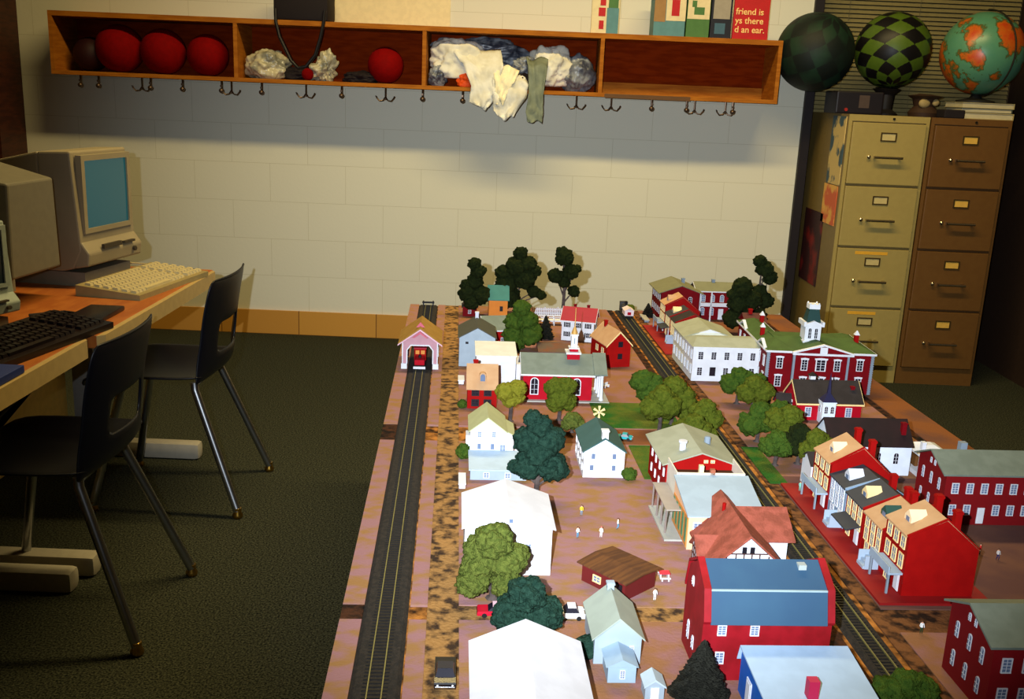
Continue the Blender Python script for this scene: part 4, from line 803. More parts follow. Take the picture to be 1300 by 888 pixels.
# tan-roofed red hotel pair by the wall
house('red_hotel', 'red two-storey building with olive hipped roof nearest the back wall', 'hotel', .815, 2.075, .125, .15, .100, .122, 'v', deepred, olive, ov=.012, wins=row('l', .078, 5, .02, .13, .010, .02, 'a')+row('l', .035, 5, .02, .13, .010, .02, 'a')+row('f', .075, 3, .03, .095, .010, .02, 'a'), chims=[(.09, .1, .13, .01, greyt)], yaw=0)
o = house('red_hotel', 'red hotel with two-level white balcony porch and olive roof', 'hotel', .948, 2.135, .17, .09, .098, .117, 'u', deepred, olive, ov=.008, wins=row('f', .072, 5, .02, .145, .011, .022, 'ab')+[('f', .02, .028, .011, .024, 'ab'), ('f', .051, .028, .011, .024, 'ab'), ('f', .082, .018, .013, .034, 'd'), ('f', .113, .028, .011, .024, 'ab'), ('f', .145, .028, .011, .024, 'ab')], chims=[(.06, .045, .128, .01, greyt)], trim=white)
MB().box(.0, .17, -.03, 0, .050, .053).box(.0, .17, -.03, -.0285, .053, .062).build('balcony', white, o)
for x in (.003, .04, .125, .165): MB().box(x-.002, x+.002, -.03, -.026, 0, .098).build('porch_post', white, o)
# white hotel
o = thing('white_hotel', 'large white L-shaped hotel with pale green roof and long window rows', 'hotel', LW(.762, 1.39), PH)
MB().prism([(0, 0), (.175, 0), (.175, .092), (.0, .092)], 'y', 0, .10).build('front_block', white, o)
MB().hexa([(-.005, -.005, .092), (.18, -.005, .092), (.18, .105, .092), (-.005, .105, .092)], [(.018, .045, .107), (.165, .045, .107), (.165, .065, .107), (.018, .065, .107)]).build('front_roof', paler, o)
MB().prism([(0, 0), (.13, 0), (.13, .092), (.065, .113), (0, .092)], 'y', .10, .235).build('rear_wing', mat('hotel_cream', (206, 206, 190)), o)
MB().prism([(-.006, .0905), (.065, .1135), (.136, .0905), (.136, .093), (.065, .116), (-.006, .093)], 'y', .098, .243).build('rear_roof', paler, o)
MB().prism([(.035, .106), (.095, .106), (.065, .1145)], 'y', .0955, .0978).build('pediment', white, o)
for i in range(5): window(o, 'f', .02+.034*i, .068, .012, .019, 'w', .175, .1)
for i in range(5): window(o, 'f', .02+.034*i, .026, .012, .02, 'w' if i != 1 else 'k', .175, .1)
for i in range(7):
    for z in (.03, .068): window(o, 'l', .018+.033*i, z, .012, .022, 'b', .175, .1)
# courthouse
o = thing('courthouse', 'red courthouse with green roof, white trim and white cupola', 'courthouse', LW(.932, 1.315), PH-math.radians(3))
cw = deepred
MB().box(0, .062, .0, .33, 0, .104).box(.062, .20, -.012, .17, 0, .104).box(.20, .265, 0, .2, 0, .104).build('walls', cw, o)
MB().box(-.006, .07, -.006, .336, .102, .107).box(.058, .204, -.022, .17, .102, .107).box(.195, .271, -.006, .206, .102, .107).build('cornice', white, o)
MB().hexa([(-.005, -.005, .107), (.069, -.005, .107), (.069, .335, .107), (-.005, .335, .107)], [(.031, .06, .123), (.034, .06, .123), (.034, .30, .123), (.031, .30, .123)])\
    .hexa([(.194, -.005, .107), (.27, -.005, .107), (.27, .205, .107), (.194, .205, .107)], [(.231, .05, .121), (.234, .05, .121), (.234, .16, .121), (.231, .16, .121)])\
    .prism([(.0, .107), (.21, .107), (.13, .125), (.08, .125)], 'x', .03, .235).prism([(.066, .1072), (.196, .1072), (.131, .127)], 'y', -.019, .09).build('roof', greenr, o)
MB().prism([(.058, .1065), (.204, .1065), (.204, .1095), (.131, .131), (.058, .1095)], 'y', -.0235, -.0225).build('pediment_face', cw, o)
MB().prism([(.055, .1065), (.131, .127), (.207, .1065), (.207, .110), (.131, .1315), (.055, .110)], 'y', -.027, -.019).box(.122, .140, -.026, -.0236, .108, .124).box(.055, .207, -.0275, -.022, .103, .108).build('pediment_trim', white, o)
for (y, nm) in ((.05, 1), (.26, 1)):
    MB().prism([(y-.035, .106), (y, .122), (y+.035, .106), (y+.035, .109), (y, .1255), (y-.035, .109)], 'x', -.008, .0).box(-.0075, -.0005, y-.035, y+.035, .1035, .1065).build('side_pediment', white, o)
for x0, x1, y0, y1, st in ((-.0015, .005, -.0015, .004, 1), (.26, .2665, -.0015, .004, 1), (.0605, .066, -.0135, -.008, 0), (.196, .2015, -.0135, -.008, 0)):
    quoin = MB().box(x0, x1, y0, y1, 0, .102)
    if st:
        for k in range(17): quoin.box(x0-.001, x1+.001, y0-.001, y1-.001, k*.006+.001, k*.006+.0035)
    quoin.build('corner_stones', greyt, o)
for x, y0 in ((.031, 0), (.09, -.012), (.131, -.012), (.172, -.012), (.233, 0)):
    for z in (.028, .075):
        ww = window(o, 'f', x, z, .013, .026, 'hd', .2, .2); ww.location = (x, y0-.0002, z)
        if x == .131: 
            ww.scale = (1.6, 1, 1.05)
for y in (.03, .075, .13, .19, .25, .3):
    for z in (.028, .072): window(o, 'l', y, z, .011, .024, 'hd', .2, .2)
cx, cy = .122, .07
MB().box(cx-.020, cx+.020, cy-.02, cy+.02, .112, .165).box(cx-.024, cx+.024, cy-.024, cy+.024, .112, .122).box(cx-.025, cx+.025, cy-.025, cy+.025, .161, .166).prism([(cx-.022, .166), (cx+.022, .166), (cx, .175)], 'y', cy-.026, cy+.026).box(cx-.026, cx-.02, cy-.026, cy+.026, .16, .172).box(cx+.02, cx+.026, cy-.026, cy+.026, .16, .172).build('cupola', white, o)
for x in (-.008, .008): window(o, 'f', 0, 0, .007, .026, 'a', .1, .1).location = (cx+x, cy-.0202, .142)
MB().hexa([(cx-.018, cy-.018, .17), (cx+.018, cy-.018, .17), (cx+.018, cy+.018, .17), (cx-.018, cy+.018, .17)], [(cx-.012, cy-.012, .203), (cx+.012, cy-.012, .203), (cx+.012, cy+.012, .203), (cx-.012, cy+.012, .203)]).build('cupola_roof', mat('cupola_green', (16, 52, 48)), o)
MB().box(cx-.0135, cx+.0135, cy-.0135, cy+.0135, .203, .215).build('cupola_crown', white, o)
for s in ((-1, -1), (1, -1), (-1, 1), (1, 1), (0, -1)): MB().ball((cx+s[0]*.011, cy+s[1]*.011, .2165), .0025, 1).build('finial', white, o)
for x, y in ((.015, .13), (.05, .28), (.245, .08)):
    c_ = MB().box(x-.005, x+.005, y-.005, y+.005, .108, .136).build('chimney', redb, o); MB().hexa([(x-.0065, y-.0065, .136), (x+.0065, y-.0065, .136), (x+.0065, y+.0065, .136), (x-.0065, y+.0065, .136)], [(x-.001, y-.001, .147), (x+.001, y-.001, .147), (x+.001, y+.001, .147), (x-.001, y+.001, .147)]).build('chimney_cap', white, c_)
house('red_outbuilding', 'dark red roofed building peeking out behind the courthouse', 'house', .985, 1.70, .06, .06, .09, .11, 'u', deepred, mat('roof_wine', (70, 14, 20)), chims=[(.02, .03, .124, .01, redb)])
# red church with dark roof
o = house('red_chapel', 'red chapel with dark roof and white belfry below the courthouse', 'church', .938, 1.085, .15, .09, .042, .082, 'u', crimson, darkr, ov=.004, trim=creamf, wins=[('f', .025, .02, .012, .02, 'b'), ('f', .12, .02, .012, .02, 'b'), ('l', .045, .025, .012, .02, 'b')], chims=[(.135, .03, .075, .009, deepred)])
MB().box(.048, .078, -.028, .003, 0, .05).box(.0465, .0795, -.0295, .0, .05, .052).build('belfry', mat('belfry_white', (206, 218, 230)), o)
for x in (.056, .070): window(o, 'f', x, .036, .007, .016, 'a', .1, .1).location = (x, -.0282, .034)
ww = window(o, 'l', -.012, .034, .007, .016, 'a', .1, .1); ww.location = (.0478, -.012, .034)
MB().hexa([(.0465, -.0295, .052), (.0795, -.0295, .052), (.0795, .0, .052), (.0465, .0, .052)], [(.059, -.018, .07), (.067, -.018, .07), (.067, -.011, .07), (.059, -.011, .07)]).hexa([(.059, -.018, .07), (.067, -.018, .07), (.067, -.011, .07), (.059, -.011, .07)], [(.0627, -.0147, .118), (.0633, -.0147, .118), (.0633, -.0143, .118), (.0627, -.0143, .118)]).build('spire', mat('spire_navy', (30, 28, 60)), o)
p = MB().prism([(-.02, 0), (.0, 0), (.0, .03), (-.01, .045), (-.02, .03)], 'x', -.035, .0).build('porch', crimson, o, loc=(0, .06, 0)); MB().prism([(-.024, .026), (-.01, .046), (.004, .026), (.004, .029), (-.01, .049), (-.024, .029)], 'x', -.038, .002).build('porch_roof', darkr, o, loc=(0, .06, 0))
# white church with dark roof
o = house('white_chapel', 'white chapel with very dark roof and red chimney', 'church', .885, .745, .165, .085, .062, .102, 'u', mat('chapel_white', (206, 214, 226)), mat('roof_black_plum', (34, 18, 20), c2=(28, 16, 18)), ov=.003, wins=[('f', .055, .036, .007, .022, 'a'), ('f', .1, .036, .007, .022, 'a'), ('f', .135, .036, .009, .022, 'a'), ('f', .118, .004, .012, .004, 'w')], chims=[(.152, .02, .104, .009, deepred, .06)])
# porch / gazebo
o = thing('porch_pavilion', 'small white open pavilion with posts beside the white chapel', 'pavilion', LW(1.065, .74), PH)
MB().box(0, .06, 0, .07, 0, .009).build('floor_slab', white, o)
for x in (.003, .028, .057):
    for y in (.003, .067): MB().box(x-.0015, x+.0015, y-.0015, y+.0015, .009, .044).build('post', white, o)
MB().box(-.003, .063, -.003, .073, .044, .047).hexa([(-.003, -.003, .047), (.063, -.003, .047), (.063, .073, .047), (-.003, .073, .047)], [(.02, .025, .058), (.04, .025, .058), (.04, .045, .058), (.02, .045, .058)]).build('roof', white, o)
MB().box(.008, .016, .01, .02, .044, .068).build('chimney', white, o)
MB().box(.01, .05, .035, .06, .009, .03).build('bench_seat', mat('bench_brown', (96, 60, 26)), o)
# two brick factories
def factory(label, u, v):
    o = thing('brick_warehouse', label, 'warehouse', LW(u, v), PH, 'red brick warehouses with grey-green roofs'); W, D, e, r = .22, .105, .094, .118
    MB().prism([(0, 0), (D, 0), (D, e), (D/2, r), (0, e)], 'x', 0, W).build('walls', brick, o)
    MB().prism([(-.006, e-.002), (D/2, r), (D+.006, e-.002), (D+.006, e+.001), (D/2, r+.0028), (-.006, e+.001)], 'x', -.008, W+.006).build('roof', greyr, o)
    for i in range(8):
        x = .018+.0262*i
        window(o, 'f', x, .068, .010, .017, 'b', W, D)
        if i == 2: window(o, 'f', x, .017, .010, .028, 'd', W, D); 
        else: window(o, 'f', x, .028, .010, .017, 'b', W, D)
    for y in (.022, .052, .083):
        for z in (.028, .068): window(o, 'l', y, z, .0065, .02, 'ab', W, D)
    for y in (.045, .06): window(o, 'l', y, .098, .004, .009, 'ab', W, D)
    MB().box(.05, .062, .06, .072, .1, .13).build('chimney', greyt, o)
    MB().box(.0, .012, -.006, 0, 0.0, .002).build('door_step', concrete, o)
    return o
f1 = factory('red brick warehouse with grey-green roof at the right edge, farther one', 1.003, .515)
f2 = dup(f1, LW(.79, -.04), PH, 'red brick warehouse at the bottom right corner', None)
for c in list(f2.children):
    if c.name.startswith('chimney'): bpy.data.objects.remove(c)

# ---- trees -------------------------------------------------------------
FC = {'dark': mat('foliage_dark', (22, 30, 14), c2=(36, 44, 18), scale=150, lo=.3, hi=.7, bump=.9, bscale=420, rough=.95, spec=.05), 'teal': mat('foliage_teal', (20, 42, 34), c2=(40, 66, 54), scale=150, lo=.3, hi=.7, bump=.9, bscale=420, rough=.95, spec=.05),
      'light': mat('foliage_light', (64, 76, 30), c2=(98, 106, 46), scale=150, lo=.3, hi=.7, bump=.9, bscale=420, rough=.95, spec=.05), 'mid': mat('foliage_mid', (48, 74, 24), c2=(72, 92, 30), scale=150, lo=.3, hi=.7, bump=.9, bscale=420, rough=.95, spec=.05),
      'yellow': mat('foliage_yellow', (112, 112, 30), c2=(134, 130, 42), scale=150, lo=.3, hi=.7, bump=.9, bscale=420, rough=.95, spec=.05), 'pine': mat('foliage_pine', (26, 26, 22), c2=(44, 44, 38), scale=150, lo=.3, hi=.7, bump=.9, bscale=420, rough=.95, spec=.05), 'olive': mat('foliage_olive', (66, 78, 20), c2=(92, 100, 30), scale=150, lo=.3, hi=.7, bump=.9, bscale=420, rough=.95, spec=.05)}
barkm = mat('bark', (60, 50, 48), c2=(84, 72, 68), scale=60, rough=.9, bump=.5)
TG = 'model trees on the layout'
def tree(label, u, v, col, lobes, trunk=.004, name='model_tree', sub=4, z0=0):
    """lobes: (du, dv, z, r) metres from the trunk foot"""
    o = thing(name, label, 'tree', LW(u, v, z0), PH, TG); f = MB(); rnd = random.Random(hash((round(u, 3), round(v, 3))) & 0xffff)
    for i, (a, b, z, r) in enumerate(lobes):
        f.ball((a, b, z), r*1.04, sub, (1, 1, .92), .3, 2.2, i+u*30+v*11)
        for k in range(16):
            th = rnd.random()*2*PI; ph = rnd.uniform(-.5, 1.2); q = r*rnd.uniform(.24, .4)
            f.ball((a+r*.72*math.cos(ph)*math.cos(th), b+r*.72*math.cos(ph)*math.sin(th), z+r*.68*math.sin(ph)), q, 3, (1, 1, .9), .35, 2.0, i*9+k+u*50)
    f.build('foliage', FC[col], o, 'all')
    zt = max(l[2] for l in lobes); t = MB(); t.tube([(0, 0, 0), (0, 0, .003), (trunk*.3, 0, zt*.35), (-trunk*.3, 0, zt*.7), (0, 0, zt)], [trunk*2.2, trunk*1.1, trunk, trunk*.8, trunk*.4], 8)
    for (a, b, z, r) in lobes:
        if abs(a)+abs(b) > .008: t.tube([(0, 0, z*.45), (a*.5, b*.5, z*.75), (a, b, z)], [trunk*.6, trunk*.45, trunk*.3], 6)
    t.build('trunk', barkm, o, True); return o
def conifer(label, u, v, h, r, col='pine', name='model_conifer', z0=0):
    o = thing(name, label, 'tree', LW(u, v, z0), PH, TG); f = MB(); n = 26; rnd = random.Random(3)
    for k in range(n):
        t = k/n; z0_ = h*(.06+.94*t); rr = r*(1-t)**.85+.0015; m_ = 26; vs = []
        ring = [((rr*(1+.10*math.sin(i*5.3+k*2)+rnd.uniform(-.1, .1)))*math.cos(2*PI*i/m_), (rr*(1+.10*math.sin(i*5.3+k*2)+rnd.uniform(-.1, .1)))*math.sin(2*PI*i/m_), z0_+rnd.uniform(-.002, .002)) for i in range(m_)]
        ri = [(p[0]*.35, p[1]*.35, z0_+h*.014) for p in ring]
        f._add(ring+ri+[(0, 0, z0_+h*.08)], [(i, (i+1) % m_, 2*m_) for i in range(m_)] + [(i, m_+i, m_+(i+1) % m_, (i+1) % m_) for i in range(m_)])
    f.build('foliage', FC[col], o)
    MB().tube([(0, 0, 0), (0, 0, h*.95)], [.004, .001], 8).build('trunk', barkm, o, True); return o
tree('slim tall dark tree, leftmost by the back wall', .212, 2.09, 'dark', [(-.022, 0, .075, .028), (.02, 0, .07, .03), (0, .01, .11, .026), (-.03, 0, .10, .018), (.008, 0, .145, .022), (-.004, 0, .17, .02), (.022, 0, .15, .014), (-.01, -.01, .045, .024)])
tree('biggest dark tree in the middle of the back wall group', .345, 2.14, 'dark', [(-.03, 0, .10, .036), (.03, 0, .12, .036), (0, 0, .155, .034), (.035, 0, .165, .028), (.012, 0, .20, .022), (-.04, 0, .135, .026), (-.02, 0, .055, .036), (.06, 0, .075, .02), (.085, 0, .065, .016), (.062, 0, .145, .02), (-.045, 0, .07, .025)], .005)
tree('dark tree with bare lower trunk right of the back wall group', .508, 2.17, 'dark', [(-.03, 0, .125, .024), (.0, 0, .105, .020), (.018, 0, .14, .026), (-.003, 0, .185, .028), (-.01, 0, .2, .022), (.034, 0, .075, .019), (.04, 0, .15, .014)], .005)
tree('mid green tree in front of the dark back wall group', .336, 1.67, 'mid', [(-.02, 0, .04, .03), (.025, 0, .045, .032), (-.018, 0, .08, .028), (.018, 0, .085, .026), (0, 0, .118, .024), (.04, 0, .055, .018), (-.01, -.01, .022, .022)], .004)
conifer('small black-green conifer left of the red roofed farmhouse', .418, 1.80, .07, .024)
conifer('tiny dark conifer beside the far right track', .79, 2.15, .045, .02)
tree('small yellow-green tree in front of the red church', .275, 1.03, 'yellow', [(-.01, 0, .068, .022), (.012, 0, .075, .02), (.0, 0, .05, .018), (.016, 0, .055, .014)], .0042)
tree('green tree standing before the right church window', .385, 1.045, 'olive', [(-.012, 0, .075, .022), (.012, 0, .078, .022), (0, 0, .05, .026), (.018, 0, .042, .018), (-.012, -.005, .04, .018)], .004)
tree('small bright green bush tree beside the dark teal tree', .405, .965, 'light', [(0, 0, .026, .019), (.014, 0, .02, .013), (-.012, 0, .016, .012)], .003)
tree('tall dark teal tree in the middle of the left block', .30, .60, 'teal', [(-.018, 0, .062, .026), (.022, 0, .062, .028), (0, 0, .085, .03), (-.02, 0, .11, .024), (.02, 0, .11, .026), (0, 0, .135, .022), (-.012, 0, .15, .016), (.042, 0, .052, .014), (-.04, 0, .06, .013)], .0045)
tree('large light green tree in front of the big white hall', .21, .235, 'light', [(-.022, 0, .05, .025), (.018, 0, .058, .026), (0, 0, .088, .026), (-.03, -.01, .03, .022), (.02, -.02, .03, .022), (.03, 0, .066, .018), (-.018, .01, .07, .022)], .005, sub=5)
tree('dark teal bushy tree above the bottom white hall', .25, .125, 'teal', [(-.02, 0, .035, .025), (.022, 0, .038, .024), (0, 0, .065, .024), (.0, 0, .025, .03), (.035, 0, .03, .014)], .005, sub=5)
conifer('large dark conifer at the bottom before the blue roofed mill', .452, -.01, .078, .033)
tree('dark green tree at the left of the central clump', .59, 1.11, 'mid', [(-.01, 0, .075, .026), (.012, 0, .07, .024), (0, 0, .05, .022)], .004)
tree('olive green tree second in the central clump', .598, .98, 'olive', [(-.018, 0, .055, .026), (.014, 0, .062, .028), (0, 0, .08, .024)], .004)
tree('tallest olive green tree in the middle of the central clump', .635, 1.03, 'olive', [(-.02, 0, .06, .028), (.02, 0, .06, .03), (0, 0, .085, .026), (.03, 0, .035, .024)], .004)
tree('light olive tree just behind the station hotel roof', .645, .87, 'olive', [(-.02, 0, .04, .026), (.015, 0, .035, .026), (.0, 0, .055, .022), (.035, 0, .03, .018)], .004)
tree('dark green tree beside the white hotel corner', .83, 1.20, 'mid', [(-.02, 0, .05, .024), (.02, 0, .055, .026), (0, 0, .07, .02)], .004)
tree('olive tree before the white hotel door', .84, 1.11, 'olive', [(-.015, 0, .055, .024), (.018, 0, .058, .026), (0, 0, .075, .022)], .0045)
tree('dark green tree between white hotel and courthouse', .865, 1.17, 'mid', [(-.01, 0, .05, .022), (.014, 0, .045, .022), (0, 0, .068, .018)], .004)
tree('olive tree in front of the red chapel porch', .83, .86, 'olive', [(-.018, 0, .075, .022), (.012, 0, .08, .024), (0, 0, .06, .022)], .0045)
tree('dark shaded tree behind the near track trees', .86, .98, 'mid', [(-.012, 0, .045, .022), (.012, 0, .04, .022), (0, 0, .06, .018)], .004)
tree('olive tree nearest the far end of the near terrace', .845, .715, 'olive', [(-.012, 0, .06, .02), (.012, 0, .07, .022), (0, 0, .085, .018)], .0045)
tree('dark tree on the small lawn beside the right track', .795, .79, 'mid', [(-.014, 0, .04, .02), (.012, 0, .038, .02), (0, 0, .055, .018)], .004)
tree('broad dark tree left of the two by the courthouse', 1.045, 1.93, 'dark', [(-.03, 0, .05, .03), (.02, 0, .06, .03), (-.02, 0, .10, .03), (.02, 0, .11, .03), (-.01, 0, .15, .03), (-.035, 0, .125, .02), (.05, 0, .06, .024)], .006)
tree('tall dark tree with a bare stem behind the courthouse', 1.105, 1.98, 'dark', [(.01, 0, .2, .026), (-.008, 0, .225, .02), (.028, 0, .175, .022), (.0, 0, .13, .022), (.02, 0, .10, .026)], .004)
tree('green bush tree cut by the bottom edge right of the store', .70, -.02, 'mid', [(-.016, 0, .012, .024), (.018, 0, .015, .024), (0, 0, .026, .02)], .003)
def bush(label, u, v, r, col): 
    o = thing('bush', label, 'bush', LW(u, v), PH, 'small round bushes'); MB().ball((0, 0, r*.75), r, 4, (1, 1, .95), .3, 2, u*9).build('foliage', FC[col], o, 'all'); MB().tube([(0, 0, 0), (0, 0, r)], .0015, 6).build('trunk', barkm, o)
tree('dark tree low beside the right track before the small lawn', .80, .93, 'mid', [(-.016, 0, .04, .026), (.016, 0, .05, .026), (0, 0, .065, .022)], .004)
tree('very dark tree behind the far end of the near terrace', .845, .80, 'dark', [(-.016, 0, .04, .024), (.012, 0, .045, .026), (0, 0, .062, .022)], .004)
tree('olive tree at the right end of the central clump', .69, .955, 'olive', [(-.012, 0, .05, .024), (.012, 0, .04, .024), (0, 0, .065, .02)], .004)
bush('round dark green bush at the corner of the white cottage', .485, .70, .0135, 'mid'); bush('green bush beside the white house on the left road', .172, .80, .016, 'mid'); bush('little green bush beside the small brick shop', .170, 1.12, .011, 'mid')
bush('brown bush at the far end of the right track', .735, 2.2, .018, 'olive'); bush('grey bush beside the courthouse wall', .895, 1.19, .014, 'dark'); bush('dark bush between bottom hall and pale blue house', .326, .085, .016, 'teal'); bush('dark bush behind the courthouse roof', 1.2, 1.62, .014, 'dark')
tag(MB().bbox(-.013, .013, -.035, .035, 0, .03, .005).build('hedge', mat('hedge_green', (40, 110, 30), c2=(70, 130, 40), scale=90, rough=.9, bump=.8, bscale=300), None, True, loc=LW(.670, .60)), 'green hedge beside the station hotel roof', 'hedge')

# ---- people ------------------------------------------------------------
PM = {}
def figm(name, shirt, trouser, hair):
    m = bpy.data.materials.new(name); m.use_nodes = True; nt = m.node_tree; b = nt.nodes['Principled BSDF']; b.inputs['Roughness'].default_value = .6
    tc = nt.nodes.new('ShaderNodeTexCoord'); s = nt.nodes.new('ShaderNodeSeparateXYZ'); r = nt.nodes.new('ShaderNodeValToRGB'); r.color_ramp.interpolation = 'CONSTANT'
    mu = nt.nodes.new('ShaderNodeMath'); mu.operation = 'MULTIPLY'; mu.inputs[1].default_value = 50
    nt.links.new(tc.outputs['Object'], s.inputs[0]); nt.links.new(s.outputs[2], mu.inputs[0]); nt.links.new(mu.outputs[0], r.inputs[0]); nt.links.new(r.outputs[0], b.inputs['Base Color'])
    e = r.color_ramp.elements; e[0].position = 0; e[0].color = rgb(30, 24, 24); e[1].position = .05; e[1].color = rgb(*trouser)
    for p, c in ((.5, shirt), (.83, (206, 150, 120)), (.95, hair)): q = e.new(p); q.color = rgb(*c)
    return m
def person(label, u, v, shirt, trouser, hair=(60, 40, 24), rz=0, pose=0, z0=0, sc=1.0):
    o = thing('person', label, 'person', LW(u, v, z0), PH+rz, 'tiny model people'); H = .02*sc
    J = {'pel': (0, 0, .5), 'che': (0, 0, .72), 'nec': (0, 0, .83), 'hea': (0, -.01, .9), 'top': (0, -.005, .97), 'hl': (.055, 0, .47), 'kl': (.06, -.03-.08*pose, .27), 'al': (.06, .0-.02*pose, .04), 'tl': (.06, -.07, .02),
         'hr': (-.055, 0, .47), 'kr': (-.06, -.02, .27), 'ar': (-.06, .02+.08*pose, .04), 'tr': (-.06, -.05+.08*pose, .02), 'sl': (.11, 0, .78), 'el': (.15, -.01, .62), 'wl': (.15, -.09, .5), 'sr': (-.11, 0, .78), 'er': (-.15, 0, .63), 'wr': (-.14, -.1, .58)}
    E = [('pel', 'che'), ('che', 'nec'), ('nec', 'hea'), ('hea', 'top'), ('pel', 'hl'), ('hl', 'kl'), ('kl', 'al'), ('al', 'tl'), ('pel', 'hr'), ('hr', 'kr'), ('kr', 'ar'), ('ar', 'tr'), ('nec', 'sl'), ('sl', 'el'), ('el', 'wl'), ('nec', 'sr'), ('sr', 'er'), ('er', 'wr')]
    R = {'pel': .085, 'che': .09, 'nec': .035, 'hea': .062, 'top': .045, 'hl': .06, 'hr': .06, 'kl': .042, 'kr': .042, 'al': .028, 'ar': .028, 'tl': .022, 'tr': .022, 'sl': .04, 'sr': .04, 'el': .03, 'er': .03, 'wl': .022, 'wr': .022}
    ks = list(J); me = bpy.data.meshes.new('body'); me.from_pydata([tuple(c*H for c in J[k]) for k in ks], [(ks.index(a), ks.index(b)) for a, b in E], [])
    ob = link('body', me, o); ob.modifiers.new('skin', 'SKIN')
    for i, k in enumerate(ks): d = me.skin_vertices[0].data[i]; d.radius = (R[k]*H, R[k]*H*.85); d.use_root = (k == 'pel')
    s = ob.modifiers.new('s', 'SUBSURF'); s.levels = 1; s.render_levels = 1
    me.materials.append(figm('paint_'+'_'.join(map(str, shirt)), shirt, trouser, hair)); 
    MB().ball((0, .01*H, .945*H), .068*H, 2, (1, 1, .7)).build('hair', mat('hair_%d' % hair[0], hair), o, True)
    return o
person('tiny standing person in yellow shirt in the open yard', .373, .527, (226, 190, 40), (120, 140, 160))
person('tiny person in white shirt and blue trousers nearest the white hall', .356, .438, (236, 236, 232), (90, 140, 170), rz=.6)
person('tiny person all in white with pink hat in the yard', .395, .440, (232, 224, 220), (232, 228, 224), (206, 90, 90))
person('tiny person in white top and blue trousers nearest the station', .428, .475, (236, 236, 230), (84, 130, 160), rz=1.5, pose=1)
person('tiny person in red shirt on the right brown lawn', 1.014, .397, (200, 24, 20), (40, 30, 60), rz=1)
person('tiny person in pale shirt and navy trousers on the right lawn', 1.034, .378, (206, 200, 196), (30, 34, 90), pose=1)
person('tiny person in white beside the red mill wall', .444, .232, (240, 240, 238), (236, 236, 236), rz=.3)
person('tiny person in mint green on the red pavement', .797, .645, (120, 190, 170), (110, 180, 160), z0=.004)
person('tiny person in white on the gravel beside the right track', .80, .147, (236, 240, 240), (30, 60, 30))
person('tiny seated person in red at the picnic table', .457, .300, (200, 40, 50), (60, 40, 40), rz=1.2, sc=.9)
# picnic table
o = thing('picnic_table', 'tiny red picnic table beside the brown roofed shed', 'table', LW(.472, .302), PH)
MB().box(-.008, .008, -.006, .006, .0085, .0098).build('tabletop', mat('table_red', (196, 40, 60)), o)
for s in (-1, 1): MB().box(s*.006-.0008, s*.006+.0008, -.005, .005, 0, .0085).build('leg', white, o)
for s in (-1, 1): MB().box(-.008, .008, s*.011-.002, s*.011+.002, .004, .005).box(-.006, -.004, s*.011-.001, s*.011+.001, 0, .004).box(.004, .006, s*.011-.001, s*.011+.001, 0, .004).build('bench_seat', white, o)

# ---- vehicles ----------------------------------------------------------
def car(label, u, v, rz, c, roofc=None, L=.05, Wd=.021, Hh=.016, name='model_car', top=None, z0=-.0015):
    o = thing(name, label, 'car', LW(u, v, z0), PH+rz, 'model cars'); m = mat('paint_%d_%d_%d' % c, c, rough=.25, spec=.6); m2 = mat('paint_%d_%d_%d' % roofc, roofc, rough=.3) if roofc else m
    w = Wd/2; l = L/2; z = .0035
    MB().prism([(-l, z), (l, z), (l, Hh*.5), (l*.93, Hh*.6), (l*.35, Hh*.63), (-l*.6, Hh*.63), (-l*.95, Hh*.58), (-l, Hh*.5)], 'x', -w, w).build('body', m, o)
    MB().hexa([(-w*.92, -l*.62, Hh*.63), (w*.92, -l*.62, Hh*.63), (w*.92, l*.4, Hh*.63), (-w*.92, l*.4, Hh*.63)], [(-w*.72, -l*.38, Hh), (w*.72, -l*.38, Hh), (w*.72, l*.12, Hh), (-w*.72, l*.12, Hh)]).build('cabin', dpane, o)
    MB().box(-w*.74, w*.74, -l*.4, l*.14, Hh, Hh+.0008).build('roof', m2, o)
    for x in (-1, 1):
        for y in (-.6, .6): MB().tube([(x*w*.78, y*l, .0036), (x*w*1.02, y*l, .0036)], .0036, 12).build('wheel', blackm, o)
    MB().box(-w*.9, w*.9, -l-.0008, -l, z+.001, z+.003).box(-w*.9, w*.9, l, l+.0008, z+.001, z+.003).build('bumper', mat('car_chrome', (200, 200, 204), metal=1, rough=.2), o)
    MB().ball((-w*.7, -l, Hh*.42), .0016, 1).ball((w*.7, -l, Hh*.42), .0016, 1).build('headlights', white, o)
    return o
car('black model car with white nose on the near left road', .145, .035, 0, (18, 18, 24), (30, 32, 44), L=.06, Wd=.026, Hh=.02)
car('red model car under the light green tree', .212, .19, PI/2, (190, 20, 44), (226, 180, 190), Wd=.02)
car('bright teal model car beside the green roofed white cottage', .512, .93, PI/2-.3, (40, 160, 170), None, L=.036, Wd=.018, Hh=.013)
car('white model car on the cross road by the pale blue house', .315, .185, PI/2, (236, 236, 238), (228, 230, 234), L=.042, Hh=.018)
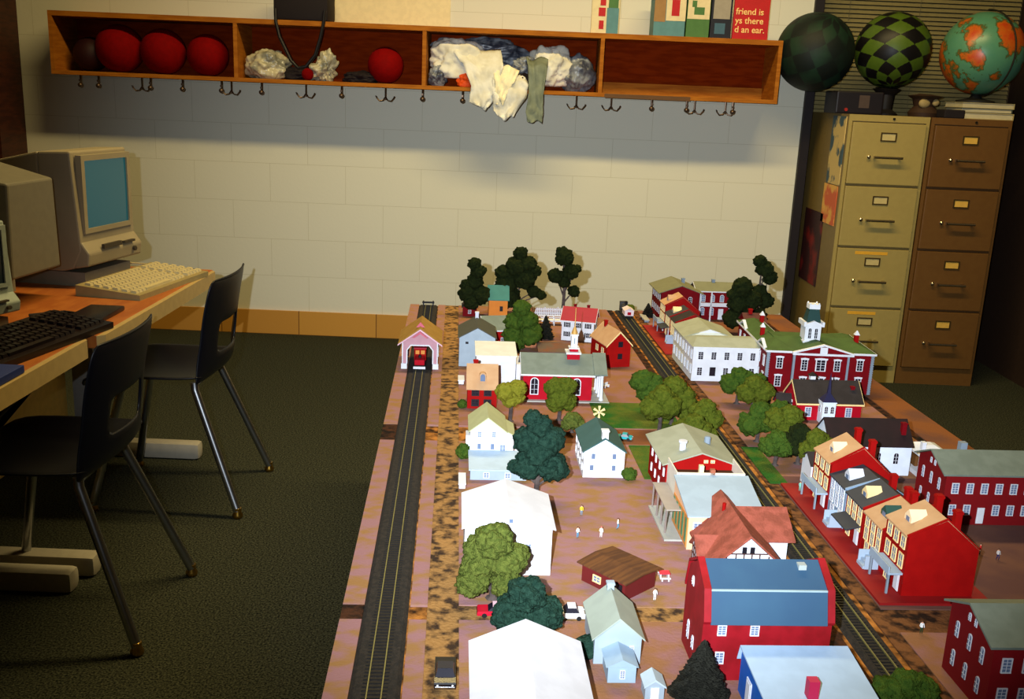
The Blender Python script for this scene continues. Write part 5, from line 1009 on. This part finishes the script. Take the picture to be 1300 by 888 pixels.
# things at the far end of the right track
o = thing('railcar', 'white and pink rail wagon on the far right track', 'train', LW(.717, 2.09, .0045), PH)
MB().box(-.014, .014, 0, .05, .005, .009).build('frame', blackm, o); MB().bbox(-.015, .015, .0, .05, .009, .026, .001).build('body', mat('wagon_white', (226, 206, 206)), o); MB().prism([(-.017, .026), (.017, .026), (0, .034)], 'y', -.001, .051).build('roof', mat('wagon_roof', (206, 190, 196)), o)
MB().box(-.006, .006, -.0006, .0, .012, .022).build('door', crimson, o)
for y in (.01, .04):
    for s in (-1, 1): MB().tube([(s*.0078, y, .0055), (s*.0098, y, .0055)], .0055, 12).build('wheel', blackm, o)
o = thing('tank_wagon', 'dark steam engine ahead of the white wagon on right track', 'train', LW(.717, 2.155, .0045), PH)
MB().box(-.013, .013, 0, .06, .005, .009).build('frame', blackm, o); MB().tube([(0, .005, .02), (0, .045, .02)], .010, 16).build('boiler', mat('engine_grey', (50, 48, 50), rough=.4), o, True); MB().box(-.013, .013, .045, .06, .009, .034).build('cab', mat('engine_grey', (50, 48, 50)), o); MB().lathe([(.003, .0), (.0035, .012), (.005, .014)], (0, .012, .029), 10).build('chimney', blackm, o)
for y in (.01, .03, .05):
    for s in (-1, 1): MB().tube([(s*.0078, y, .0055), (s*.0098, y, .0055)], .0055, 12).build('wheel', blackm, o)
o = thing('loading_platform', 'narrow pale loading platform beside the far right track', 'platform', LW(.772, 2.06), PH)
MB().box(-.01, .008, 0, .09, .006, .009).build('deck', concrete, o)
for y in (.005, .045, .083): MB().box(-.008, .006, y, y+.003, 0, .006).build('support', greyt, o)
o = thing('garden_bench', 'tiny white garden bench on the lawn beyond the church', 'bench', LW(.53, 1.31), PH+.8, None)
MB().box(-.01, .01, -.003, .003, .005, .006).build('seat', white, o); MB().box(-.01, .01, .003, .004, .006, .012).build('backrest', white, o)
for s in (-1, 1): MB().box(s*.008-.0007, s*.008+.0007, -.003, .004, 0, .005).build('leg', white, o)
o = thing('windmill', 'tiny cream model windmill fan on the lawn by green roof', 'windmill', LW(.47, 1.02), PH)
MB().lathe([(.003, 0), (.0012, .03)], n=8).build('mast', white, o)
for k in range(6): MB().hexa([(-.0012, -.003, .002), (.0012, -.003, .002), (.0012, -.0022, .002), (-.0012, -.0022, .002)], [(-.003, -.003, .014), (.003, -.003, .014), (.003, -.0022, .014), (-.003, -.0022, .014)]).build('blade', creamf, o, loc=(0, 0, .03)).rotation_euler = (0, k*PI/3, 0)
o = thing('lantern_post', 'black-topped street lantern with white glass beside the courthouse', 'street lamp', LW(.985, 1.14), PH)
MB().lathe([(.005, 0), (.002, .004), (.0015, .07), (.004, .074)], n=8).build('post', blackm, o, True)
MB().box(-.007, .007, -.007, .007, .074, .082).build('lantern_base', redb, o); MB().box(-.006, .006, -.006, .006, .082, .092).build('lantern_glass', white, o); MB().hexa([(-.009, -.009, .092), (.009, -.009, .092), (.009, .009, .092), (-.009, .009, .092)], [(-.001, -.001, .1), (.001, -.001, .1), (.001, .001, .1), (-.001, .001, .1)]).build('lantern_roof', blackm, o)
car('pale grey model truck behind the courthouse by dark trees', 1.10, 1.90, PI/2, (190, 196, 190), None, L=.05, Hh=.02, z0=0)
tag(MB().bbox(-.01, .01, -.008, .008, 0, .014, .001).build('crate', white, None, loc=LW(.60, 1.72)), 'white crate beside the far end of the right track', 'crate')
bpy.data.orphans_purge(do_local_ids=True, do_linked_ids=True, do_recursive=True) if False else None
